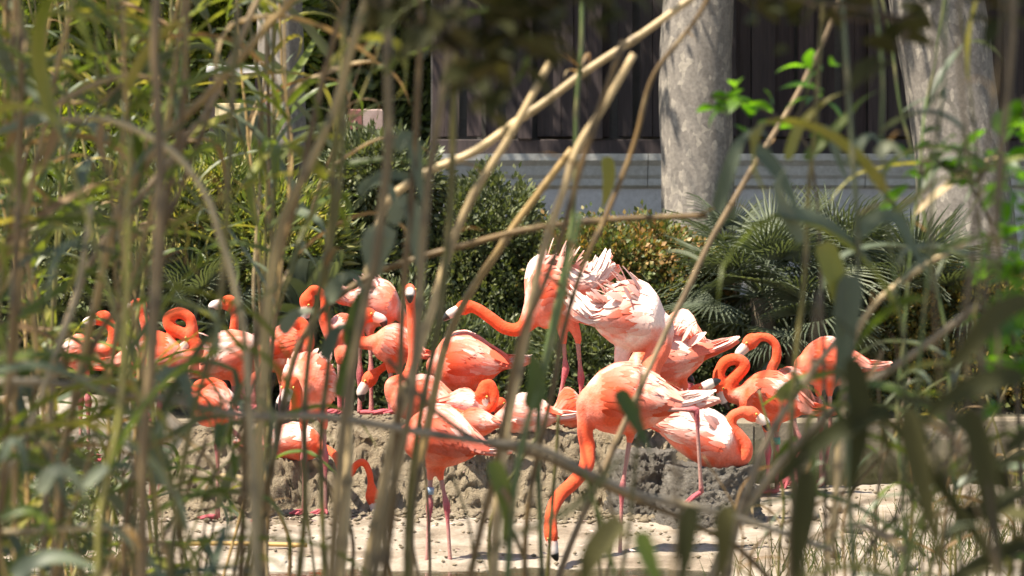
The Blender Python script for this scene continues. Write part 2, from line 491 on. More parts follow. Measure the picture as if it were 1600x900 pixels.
# planted soil behind the pond kerb
bed = sheet('planting_bed', np.arange(-30, 30.1, 0.5), np.arange(22.35, 60, 0.5), lambda x, y: base_h(x, y) + 0.03, M['soil'])
tag(bed, kind='structure')

def mound_fn(x, y):
    z = mound_h(x, y)
    k = smooth01(z, 0.02, 0.15)
    t = mnoise.turbulence(Vector((x * 7, y * 7, z * 7)), 4, True)
    c = mnoise.fractal(Vector((x * 26, y * 26, z * 20)), 0.7, 2.0, 3)
    return z - 0.03 + k * (0.036 * t + 0.030 * c - 0.025)
mx = np.arange(MX0 - 0.3, MX1 + 0.3, 0.017)
my = np.concatenate([np.arange(15.15, 16.2, 0.011), np.arange(16.2, 18.3, 0.05)])
nxm = len(mx)
Vm = np.empty((len(my) * nxm, 3)); q = 0
for y in my:
    for x in mx:
        dx = 0.035 * mnoise.noise(Vector((x * 9, y * 14, 1.7)))
        dy = 0.042 * mnoise.fractal(Vector((x * 15, 4.0, mound_h(x, y) * 18)), 0.6, 2.0, 4)
        Vm[q] = (x + dx, y + dy, mound_fn(x, y)); q += 1
ii = np.arange(nxm - 1)[None, :] + nxm * np.arange(len(my) - 1)[:, None]
mound = obj('mud_mound', make_mesh('mud_mound', Vm, np.stack([ii, ii + 1, ii + 1 + nxm, ii + nxm], -1).reshape(-1, 4), M['mound']))
tag(mound, kind='structure')

# the separate nest mound of grey mud pellets at the right
def nest_mound(px, d, r, h, label):
    c = at(px, 700, d)
    V, fs, k, rows = [], [], 110, 46
    for i in range(rows):
        t = i / (rows - 1)
        for j in range(k):
            a = 2 * math.pi * j / k
            if t < 0.7:
                s = t / 0.7; rr = r * (1.25 - 0.33 * s ** 0.7); z = h * s
            else:
                s = (t - 0.7) / 0.3; rr = r * 0.92 * (1 - s); z = h * (1 - 0.18 * math.sin(s * math.pi / 2))
            p = Vector((math.cos(a) * rr, math.sin(a) * rr, z))
            nz = mnoise.fractal(p * 16, 0.7, 2.0, 3) * 0.022 + mnoise.turbulence(p * 60, 2, True) * 0.035
            g = 1 + nz / max(r, 0.1) if t < 0.97 else 1
            V.append((p.x * g, p.y * g, p.z + nz * 0.6))
    for i in range(rows - 1):
        for j in range(k):
            j2 = (j + 1) % k
            fs.append((i * k + j, i * k + j2, (i + 1) * k + j2, (i + 1) * k + j))
    o = obj('nest_mound', make_mesh('nest_mound', V, fs, M['nest']), loc=(c[0], d, height(c[0], d) - 0.03))
    return tag(o, label, 'nest mound')
nest_mound(1108, 14.9, 0.26, 0.36, 'dark grey pellet mud nest under the sitting flamingo at right')
nest_mound(1005, 15.42, 0.19, 0.40, 'brown mud nest cone behind the neck of the foraging flamingo')

wat = sheet('pond_water', np.array([-60, -8, -4, 0, 4, 8, 60.0]), np.array([8.5, 10, 12, 14, 17, 20, 22.2]), lambda x, y: 0.0, M['water'])
tag(wat, kind='structure')

# pond kerb of long stone blocks
kerb = empty('pond_kerb', (0, 22.15, 0), 'low kerb of weathered stone blocks along the far pond edge', 'kerb')
kx = -9.0
while kx < 9.0:
    L = random.uniform(0.7, 1.15)
    V, fs = box(0, 0, 0, L - 0.012, 0.42, 0.42, 0.02)
    V = np.array(V) + rng.normal(0, 0.004, (16, 3))
    obj('kerb_stone', make_mesh('kerb_stone', V, fs, M['kerb'], False), kerb, (kx + L / 2, random.uniform(-0.01, 0.01), -0.04 + random.uniform(-0.012, 0.012)))
    kx += L

# ------------------------------------------------------------------ building behind
WY = 27.6
def zat(py, d): return at(800, py, d)[2]
x_l, x_r = at(672, 0, WY)[0], 11.0
z_cop_top, z_cop_bot = zat(240, WY - .2), zat(294, WY)
lw = empty('plinth_wall', (x_l, WY, 0), 'pale grey rendered plinth wall with moulded coping below the boards', 'wall')
V, fs = box((x_r - x_l) / 2, 0.2, z_cop_bot / 2 + 0.2, x_r - x_l, 0.4, z_cop_bot - 0.4 + 0.0)
obj('wall', make_mesh('wall', V, fs, M['render'], False), lw)
# moulded coping profile swept along x, in three blocks
prof = [(-0.02, z_cop_bot), (-0.06, z_cop_bot + 0.03), (-0.07, z_cop_bot + 0.10), (-0.10, z_cop_bot + 0.14), (-0.13, z_cop_bot + 0.24), (-0.19, z_cop_bot + 0.30), (-0.20, z_cop_top), (0.46, z_cop_top), (0.46, z_cop_bot)]
edges = [x_l] + [x_l + 2.4 * k for k in range(1, 5)] + [x_r]
for a, b in zip(edges[:-1], edges[1:]):
    V = [(a + 0.004 - x_l, y, z) for y, z in prof] + [(b - 0.004 - x_l, y, z) for y, z in prof]
    n = len(prof)
    fs = [(i, i + n, (i + 1) % n + n, (i + 1) % n) for i in range(n)] + [tuple(range(n)), tuple(range(2 * n - 1, n - 1, -1))]
    obj('coping_stone', make_mesh('coping_stone', V, fs, M['coping'], False), lw)
# dark vertical boards above
bw = empty('board_wall', (x_l, WY + 0.1, z_cop_top), 'tall dark brown vertical board wall above the grey plinth', 'wall')
zt = 5.6
V, fs = box((x_r - x_l) / 2, 0.22, zt / 2, x_r - x_l, 0.06, zt)
obj('backing', make_mesh('backing', V, fs, M['dark'], False), bw)
V, fs = box((x_r - x_l) / 2, -0.02, 0.085, x_r - x_l, 0.08, 0.165, 0.01)
obj('bottom_rail', make_mesh('bottom_rail', V, fs, M['wood'], False), bw)
bx_, k = 0.02, 0
pl_meshes = []
for w in (0.16, 0.21, 0.26, 0.13):
    V, fs = box(0, 0, zt / 2, w, 0.05, zt - 0.2, 0.008)
    pl_meshes.append((w, make_mesh('plank', V, fs, M['wood'], False)))
while bx_ < x_r - x_l - 0.3:
    w, me = random.choice(pl_meshes)
    obj('plank', me, bw, (bx_ + w / 2, random.choice([0.03, 0.05, 0.10, 0.15]), 0.1))
    bx_ += w + random.choice([0.006, 0.01, 0.05, 0.09])
for pxp in (820, 930, 1260, 1580):
    V, fs = box(0, 0, zt / 2, 0.16, 0.16, zt, 0.012)
    obj('post', make_mesh('post', V, fs, M['wood'], False), bw, (at(pxp, 0, WY)[0] - x_l, -0.03, 0.166))

# invented shapes for unidentified colours glimpsed far behind the left-hand reeds
def glimpse(name, label, cat, px0, px1, py0, py1, d, mat, leg=True, dep=0.3, split=None):
    a, b = at(px0, py1, d), at(px1, py0, d)
    w, h = b[0] - a[0], b[2] - a[2]
    base = height((a[0] + b[0]) / 2, d)
    r = empty(name, ((a[0] + b[0]) / 2, d, base), label, cat)
    zc = (a[2] + b[2]) / 2 - base
    if split:
        k = split[0]
        V, fs = box(-w / 2 + w * k / 2, 0, zc, w * k - 0.01, dep, h, 0.01); obj('left_block', make_mesh('left_block', V, fs, mat, False), r)
        V, fs = box(w / 2 - w * (1 - k) / 2, 0, zc, w * (1 - k) - 0.01, dep, h, 0.01)
        c = obj('right_block', make_mesh('right_block', V, fs, split[1], False), r)
    else:
        V, fs = box(0, 0, zc, w, dep, h, 0.01); obj('top', make_mesh('top', V, fs, mat, False), r)
    for s in (-1, 1):
        V, fs = box(s * (w / 2 - 0.05), 0, (zc - h / 2) / 2, 0.06, dep * 0.7, zc - h / 2, 0.005)
        obj('leg', make_mesh('leg', V, fs, M['wood'], False), r)
    return r
glimpse('white_slab', 'white slab top seen high between reeds above the spiky palm', 'block', 325, 412, 104, 117, 26.5, M['white_paint'])
glimpse('strip', 'cream and pink bench just above the spiky palm, behind reeds', 'strip', 338, 420, 162, 184, 26.0, M['cream'], split=(0.66, M['pink']))
glimpse('panel', 'small red and white cabinet glimpsed behind the upper middle reeds', 'panel', 546, 600, 172, 204, 26.3, M['red'], split=(0.4, M['cream_pink']))

# ------------------------------------------------------------------ trees and shrubs
def leaf_cards(P, D, L, W, mat, name, up_jit=0.6):
    """one diamond-shaped leaf per row: base P, direction D, length L, width W"""
    n = len(P)
    D = D / (np.linalg.norm(D, axis=1)[:, None] + 1e-9)
    Rn = rng.normal(0, 1, (n, 3)); Rn[:, 2] *= up_jit
    S = np.cross(D, Rn); S /= np.linalg.norm(S, axis=1)[:, None] + 1e-9
    Nn = np.cross(S, D)
    L = np.broadcast_to(L, (n,))[:, None]; W = np.broadcast_to(W, (n,))[:, None]
    mid = P + D * L * 0.45 + Nn * L * 0.06
    V = np.stack([P, mid + S * W / 2, P + D * L - Nn * L * 0.05, mid - S * W / 2], 1).reshape(-1, 3)
    i = 4 * np.arange(n)[:, None]
    Fc = np.concatenate([np.concatenate([i, i + 1, i + 2], 1), np.concatenate([i, i + 2, i + 3], 1)])
    return make_mesh(name, V, Fc, mat, False)

def crown_mesh(lobes, nclump, per, leafL, leafW, mat, clump_r, name='crown', fill=0.25):
    """leaf clumps scattered over and inside a set of ellipsoid lobes (cx,cy,cz,rx,ry,rz)"""
    lobes = np.array(lobes, float)
    area = lobes[:, 3] * lobes[:, 5] + lobes[:, 4] * lobes[:, 5]
    pick = rng.choice(len(lobes), nclump, p=area / area.sum())
    dirs = rng.normal(0, 1, (nclump, 3)); dirs /= np.linalg.norm(dirs, axis=1)[:, None]
    rad = np.where(rng.random(nclump) < fill, rng.uniform(0.4, 0.9, nclump), rng.uniform(0.86, 1.08, nclump))
    sd_ = rng.uniform(0, 50)
    wob = np.array([mnoise.fractal(Vector(dirs[i] * 2.2) + Vector((sd_ + pick[i] * 3.7, 0, 0)), 1, 2, 3) for i in range(nclump)])
    rad = rad * (1 + 0.30 * wob)
    out_ = rng.random(nclump) < 0.14
    rad = np.where(out_, rad * rng.uniform(1.05, 1.4, nclump), rad)
    C = lobes[pick, :3] + dirs * lobes[pick, 3:] * rad[:, None]
    off = rng.normal(0, 1, (nclump, per, 3)); off /= np.linalg.norm(off, axis=2)[:, :, None]
    cr = clump_r * rng.uniform(0.5, 1.4, (nclump, 1, 1))
    P = C[:, None, :] + off * cr * rng.random((nclump, per, 1)) ** 0.5
    D = off + dirs[:, None, :] * 0.9 + np.array([0, 0, 0.35])
    n = nclump * per
    s = rng.uniform(0.5, 1.5, n)
    return leaf_cards(P.reshape(-1, 3), D.reshape(-1, 3), leafL * s, leafW * s, mat, name)

def limb(P, r0, r1, mat, name, parent, k=10, n=14):
    Q = catmull(P, n)
    V, fs = tube(Q, np.linspace(r0, r1, n), k)
    return obj(name, make_mesh(name, V, fs, mat), parent)

def shrub(name, label, cat, lobes_px, d, mat, leafL, leafW, nclump, per, clump_r, stems=7, dep=0.75, fill=0.25, group=None):
    """lobes given as (px, py, rx_px, rz_px) at depth d"""
    m = d / F
    L = []
    for (px, py, rx, rz) in lobes_px:
        c = at(px, py, d + rng.uniform(-0.25, 0.25))
        L.append((*c, rx * m, max(rx, rz) * m * dep, rz * m))
    L = np.array(L)
    bx, by = L[:, 0].mean(), d
    bz = height(bx, by)
    root = empty(name, (bx, by, bz), label, cat, group)
    L[:, :3] -= (bx, by, bz)
    obj('crown', crown_mesh(L, nclump, per, leafL, leafW, mat, clump_r, fill=fill), root)
    for i in range(stems):
        l = L[i % len(L)]
        e = l[:3] + rng.normal(0, 0.3, 3) * l[3:]
        b = np.array((l[0] * 0.4 + rng.normal(0, 0.05), rng.normal(0, 0.08), -0.03))
        limb([b, (b + e) / 2 + rng.normal(0, 0.05, 3), e], 0.03, 0.008, M['twig'], 'stem', root, 6, 8)
    return root

def big_trunk(name, label, P, radii, flare, crown_lobes, seed, crown_mat, leaf=0.16, nclump=700):
    base = P[0]
    root = empty(name, base, label, 'tree')
    Q = catmull(np.hstack([np.array(P) - base, np.array(radii)[:, None]]), 60)
    k = 40
    T, N, B = frames(Q[:, :3])
    V = []
    for i, q in enumerate(Q):
        for j in range(k):
            a = 2 * math.pi * j / k
            dirv = N[i] * math.cos(a) + B[i] * math.sin(a)
            z = q[2]
            rr = q[3] * (1 + 0.07 * mnoise.fractal(Vector((math.cos(a) * 1.3 + seed, math.sin(a) * 1.3, z * 0.9)), 1, 2, 3))
            rr *= 1 + flare * math.exp(-max(z, 0) / 0.35) * (1 + 0.35 * math.sin(a * 5 + seed))
            V.append(q[:3] + dirv * rr)
    fs = [(i * k + j, i * k + (j + 1) % k, (i + 1) * k + (j + 1) % k, (i + 1) * k + j) for i in range(len(Q) - 1) for j in range(k)]
    obj('trunk', make_mesh('trunk', V, fs, M['bark']), root)
    top = Q[-1, :3]
    for l in crown_lobes:
        e = np.array(l[:3]) - base
        limb([top - (0, 0, 0.3), top * 0.5 + e * 0.5 + np.array((0, 0, 0.4)), e], radii[-1] * 0.6, 0.05, M['bark'], 'limb', root, 8, 10)
    Lb = np.array(crown_lobes, float); Lb[:, :3] -= base
    obj('crown', crown_mesh(Lb, nclump, 30, leaf, leaf * 0.7, crown_mat, 0.5), root)
    return root

def trunk_pts(pxs, d):     # (px, py) from base up
    return [at(x, y, d) for x, y in pxs]
d1 = 25.2
b1 = at(1092, 430, d1); b1[2] = height(b1[0], d1) - 0.05
big_trunk('plane_tree', 'slimmer grey plane tree trunk in front of the board wall, centre right', [b1, at(1090, 320, d1), at(1088, 150, d1), at(1092, -20, d1), at(1105, -500, d1)],
          [0.40, 0.37, 0.365, 0.36, 0.31], 0.25, [(2.6, 26.5, 8.6, 2.2, 1.8, 1.4), (0.9, 27.2, 9.2, 1.6, 1.6, 1.3), (3.8, 28, 9.4, 1.9, 1.8, 1.5), (-0.6, 25.4, 8.2, 1.9, 1.5, 1.1), (1.8, 26.0, 7.6, 1.3, 1.3, 0.9)], 3.0, M['f_tree'], nclump=800)
d2 = 24.6
b2 = at(1520, 440, d2); b2[2] = height(b2[0], d2) - 0.05
big_trunk('plane_tree', 'broad leaning plane tree trunk with flaking bark at upper right', [b2, at(1508, 330, d2), at(1486, 150, d2), at(1462, -20, d2), at(1400, -480, d2)],
          [0.54, 0.46, 0.44, 0.46, 0.38], 0.35, [(4.3, 25.0, 8.4, 2.4, 2.0, 1.5), (6.2, 25.4, 8.8, 2.2, 2.0, 1.5), (7.6, 24.6, 7.6, 1.8, 1.8, 1.3), (3.0, 24.4, 8.0, 1.4, 1.3, 0.9)], 9.0, M['f_tree'], nclump=650)
d3 = 27.5
b3 = at(442, 430, d3); b3[2] = height(b3[0], d3) - 0.05
big_trunk('plane_tree', 'pale grey trunk far back, glimpsed through reeds at upper left', [b3, at(442, 300, d3), at(440, 150, d3), at(436, -20, d3), at(430, -450, d3)],
          [0.32, 0.27, 0.26, 0.25, 0.2], 0.3, [(-2.9, 28.6, 8.2, 1.6, 1.5, 1.3), (-4.4, 29.6, 8.6, 1.9, 1.7, 1.4)], 14.0, M['f_tree'])

shrub('dark_shrub', 'dense dark green shrub below the grey coping, left of the orange-tipped one', 'shrub',
      [(765, 350, 75, 68), (720, 420, 70, 80), (810, 420, 70, 70), (760, 500, 100, 90), (700, 520, 70, 80)], 24.0, M['f_dark'], 0.055, 0.032, 1700, 26, 0.12)
shrub('orange_tipped_shrub', 'low shrub with rust orange new tips beside the slim trunk', 'shrub',
      [(940, 410, 75, 50), (1020, 405, 70, 52), (1080, 440, 50, 50), (880, 450, 60, 60), (990, 480, 110, 60)], 23.6, M['f_orange'], 0.05, 0.034, 1700, 26, 0.10)
shrub('dark_shrub', 'shadowy green shrub low behind the standing flamingos in the middle', 'shrub',
      [(700, 590, 110, 80), (830, 590, 110, 70), (930, 560, 90, 80), (600, 560, 110, 100)], 23.0, M['f_dark'], 0.09, 0.03, 1300, 24, 0.14)
shrub('bronze_shrub', 'bronze and green leafy shrub at the right behind the pond kerb', 'shrub',
      [(1420, 500, 90, 80), (1520, 520, 100, 90), (1380, 590, 80, 80), (1480, 610, 120, 70), (1610, 560, 90, 120)], 23.2, M['f_mixed'], 0.07, 0.035, 1700, 24, 0.12)
shrub('dark_shrub', 'dark low shrub behind the pond under the fan palm', 'shrub',
      [(1120, 560, 90, 60), (1230, 570, 90, 60), (1300, 610, 90, 55), (1160, 620, 120, 50)], 23.3, M['f_dark'], 0.07, 0.03, 1100, 24, 0.13)
shrub('yellow_green_shrub', 'sunlit yellow green shrub with golden tips behind the left reeds', 'shrub',
      [(350, 290, 60, 40), (440, 345, 70, 50), (330, 365, 70, 55), (420, 400, 80, 50), (270, 330, 55, 60), (480, 390, 45, 40), (300, 420, 70, 50)], 23.2, M['f_yellow'], 0.13, 0.03, 750, 18, 0.2)
shrub('dark_shrub', 'dark green shrub below the yellow green one behind reeds', 'shrub',
      [(430, 480, 110, 80), (540, 420, 80, 110), (350, 560, 110, 90), (500, 580, 110, 80), (600, 350, 60, 80), (575, 262, 55, 45), (625, 280, 50, 50)], 23.8, M['f_dark'], 0.08, 0.035, 1500, 24, 0.14)
shrub('dark_shrub', 'deep green shrub mass at the far left behind the reeds', 'shrub',
      [(60, 420, 130, 120), (190, 450, 110, 110), (40, 580, 130, 100), (180, 590, 120, 90), (-90, 500, 110, 160), (200, 340, 90, 90)], 23.4, M['f_dark'], 0.08, 0.04, 1700, 24, 0.16)

def tree(label, px, d, lobes_px, mat, nclump, leaf, trunk_r=0.13):
    m = d / F
    L = []
    for (x, y, rx, rz) in lobes_px:
        c = at(x, y, d + rng.uniform(-0.5, 0.5)); L.append((*c, rx * m, max(rx, rz) * m * 0.8, rz * m))
    L = np.array(L)
    bx = at(px, 400, d)[0]; bz = height(bx, d)
    root = empty('leafy_tree', (bx, d, bz), label, 'tree')
    L[:, :3] -= (bx, d, bz)
    top = L[:, :3].mean(0)
    limb([(0, 0, -0.1), (0.1, 0, top[2] * 0.5), top], trunk_r, trunk_r * 0.4, M['twig'], 'trunk', root, 12, 14)
    for l in L:
        limb([top * 0.6, top * 0.4 + l[:3] * 0.5, l[:3]], trunk_r * 0.4, 0.02, M['twig'], 'limb', root, 6, 8)
    obj('crown', crown_mesh(L, nclump, 26, leaf, leaf * 0.5, mat, 0.24, fill=0.3), root)
tree('sunlit yellow green tree behind the reeds at the upper left corner', 90, 28.5,
     [(60, 60, 130, 110), (180, 120, 120, 110), (20, 210, 120, 110), (150, 250, 110, 90), (-120, 120, 140, 150), (120, -60, 150, 110)], M['f_tree'], 1500, 0.11)
tree('bright green tree behind the reeds left of the pale far trunk', 330, 29.5,
     [(290, 40, 100, 100), (380, 30, 90, 90), (330, 140, 90, 80), (250, 170, 80, 80), (340, -70, 140, 90)], M['f_tree'], 1200, 0.11)
tree('grey green tree between the pale far trunk and the board wall', 590, 30.5,
     [(520, 60, 100, 110), (620, 90, 90, 110), (560, 200, 90, 90), (660, 220, 60, 110), (580, -80, 130, 100)], M['f_far'], 1200, 0.12)
for i, (px, d, lab) in enumerate([(-60, 36, 'tall dark evergreen closing the view at the far left'), (190, 38, 'tall dark evergreen behind the yellow green trees'),
                                  (440, 37, 'tall dark evergreen behind the pale far trunk'), (650, 39, 'tall dark evergreen beside the end of the board wall')]):
    tree(lab, px, d, [(px, 260, 170, 170), (px - 60, 60, 160, 160), (px + 70, 40, 160, 160), (px, -160, 170, 160), (px + 20, 420, 170, 120)], M['f_far'], 1000, 0.2, 0.2)

# palms: each frond is a part
def fan_frond_mesh(Lp, R_, nleaf, spread, droop):
    mb = MB()
    P = catmull([(0, 0, 0), (Lp * 0.5, 0, Lp * 0.12), (Lp, 0, 0.1 * Lp)], 6)
    V, fs = tube(P, np.linspace(0.012, 0.006, 6), 5); mb.add(V, fs)
    c = P[-1]
    for i in range(nleaf):
        a = spread * (i / (nleaf - 1) - 0.5)
        dv = np.array((math.cos(a), math.sin(a), 0.0)); sv = np.array((-math.sin(a), math.cos(a), 0))
        l = R_ * (0.75 + 0.25 * math.cos(a * 0.7)) * random.uniform(0.9, 1.05)
        w = 0.022
        pts = [(0.0, 0.3), (0.45, 1.0), (0.8, 0.6), (1.0, 0.05)]
        V = []
        for t, ww in pts:
            p = c + dv * l * t + np.array((0, 0, 0.05 * math.sin(a * 3) * t * l - droop * l * t ** 3))
            V += [p - sv * w * ww / 2 + (0, 0, 0.006), p, p + sv * w * ww / 2 + (0, 0, 0.006)]
        fs = []
        for q in range(3):
            for e in range(2):
                fs.append((q * 3 + e, q * 3 + e + 1, q * 3 + 4 + e, q * 3 + 3 + e))
        mb.add(V, fs)
    return mb.mesh('frond', M['frond'], False)
def feather_frond_mesh(L, nleaf, leafl, droop):
    mb = MB()
    P = np.array([(L * t, 0, L * (0.35 * t - droop * t * t)) for t in np.linspace(0, 1, 10)])
    V, fs = tube(P, np.linspace(0.012, 0.004, 10), 5); mb.add(V, fs)
    for i in range(nleaf):
        t = 0.12 + 0.86 * i / (nleaf - 1)
        p = np.array((L * t, 0, L * (0.35 * t - droop * t * t)))
        for s in (-1, 1):
            l = leafl * (math.sin(math.pi * min(1, t * 0.9 + 0.12)) ** 0.6 + 0.15)
            dv = nrm((0.75, s * 0.85, 0.35)); w = 0.013
            sv = nrm(np.cross(dv, (0, 0, 1)))
            V = [p, p + dv * l * 0.4 + sv * w, p + dv * l * 0.4 - sv * w, p + dv * l]
            mb.add(V, [(0, 1, 3), (0, 3, 2)])
    return mb.mesh('frond', M['frond'], False)
fan_meshes = [fan_frond_mesh(0.45, 0.5, 26, 3.6, dr) for dr in (0.1, 0.25, 0.45)]
cyc_meshes = [feather_frond_mesh(0.8, 40, 0.2, dr) for dr in (0.15, 0.35, 0.6)]
def palm(label, px, py, d, n, meshes, scale, el0=10, el1=80, stem=True):
    c = at(px, py, d)
    bz = height(c[0], d)
    root = empty('palm', (c[0], d, bz), label, 'palm')
    hz = max(c[2] - bz, 0.15)
    limb([(0, 0, -0.1), (0.03, 0, hz * 0.5), (0, 0, hz)], 0.12 * scale, 0.09 * scale, M['twig'], 'trunk', root, 10, 8)
    for i in range(n):
        o = obj('frond', random.choice(meshes), root, (0, 0, hz))
        az = i * 2.39996 + random.uniform(-0.2, 0.2)
        el = R(random.uniform(el0, el1))
        o.rotation_euler = (random.uniform(-0.3, 0.3), -el, az)
        s = scale * random.uniform(0.85, 1.15)
        o.scale = (s, s, s)
palm('grey green fan palm behind the flamingos, right of the rust orange shrub', 1190, 465, 23.0, 30, fan_meshes, 1.2, -10, 75)
palm('grey green fan palm under the broad leaning trunk', 1310, 465, 23.5, 30, fan_meshes, 1.2, -10, 75)
palm('grey green fan palm crowding the foot of the leaning trunk', 1430, 490, 23.4, 26, fan_meshes, 1.15, -10, 75)
palm('low fan palm over the dark shrub by the pond', 1240, 530, 22.9, 24, fan_meshes, 1.0, -10, 70)
palm('small fan palm tucked between the slim trunk and the coping', 1140, 400, 24.3, 16, fan_meshes, 0.7, 0, 80)
palm('spiky feather palm rising below the cream and pink bench', 395, 300, 24.2, 34, cyc_meshes, 1.0, 5, 85)
palm('dark fan palm behind the curled-neck flamingo at left', 300, 520, 22.9, 26, fan_meshes, 1.05, 0, 80)
palm('dark feather palm low behind the flamingo heads at left centre', 480, 520, 22.8, 26, cyc_meshes, 0.9, 5, 80)

# ------------------------------------------------------------------ flamingos
C_OR = np.array((0.80, 0.095, 0.035))     # saturated orange coral
C_CO = np.array((0.82, 0.12, 0.05))      # coral
C_PK = np.array((0.86, 0.27, 0.19))      # salmon pink
C_WH = np.array((0.92, 0.70, 0.63))      # pale pink white
C_RED = np.array((0.72, 0.06, 0.05))
C_LEG = np.array((0.44, 0.25, 0.215))
C_KNEE = np.array((0.45, 0.10, 0.12))
FEATHER_T = np.linspace(0, 1, 6)
FEATHER_W = np.array([0.35, 0.85, 1.0, 0.92, 0.66, 0.14])
FF = [(i * 3 + e, i * 3 + e + 1, i * 3 + 4 + e, i * 3 + 3 + e) for i in range(5) for e in range(2)]

def feather(mb, p, dv, nv, L, W, lift, curl, c0, c1, bn=None):
    bn = nv if bn is None else bn
    dv = nrm(dv); nv = nrm(nv - dv * np.dot(nv, dv)); sv = np.cross(dv, nv)
    V = np.empty((18, 3)); C = np.empty((18, 3))
    for i, (t, w) in enumerate(zip(FEATHER_T, FEATHER_W)):
        q = p + dv * L * t + nv * L * (math.tan(lift) * t - curl * t * t)
        for e in (-1, 0, 1):
            V[i * 3 + e + 1] = q + sv * e * W * w * 0.5 - nv * abs(e) * W * 0.10
            C[i * 3 + e + 1] = c0 * (1 - t) + c1 * t if e == 0 else (c0 * (1 - t) + c1 * t) * 1.04
    mb.add(V, FF, C)
    mb.N = getattr(mb, 'N', [])
    mb.N += [nrm(bn) * 0.75 + nv * 0.25 + sv * 0.12 * e for i in range(6) for e in (-1, 0, 1)]

def mix(a, b, t): return a * (1 - t) + b * t

def body_profile(s):
    """relative radius from chest (0) to rump (1)"""
    pts = [(0, 0.0), (0.03, 0.34), (0.09, 0.58), (0.2, 0.84), (0.36, 1.0), (0.52, 0.98), (0.68, 0.82), (0.82, 0.56), (0.93, 0.3), (1.0, 0.06)]
    return float(np.interp(s, [p[0] for p in pts], [p[1] for p in pts]))

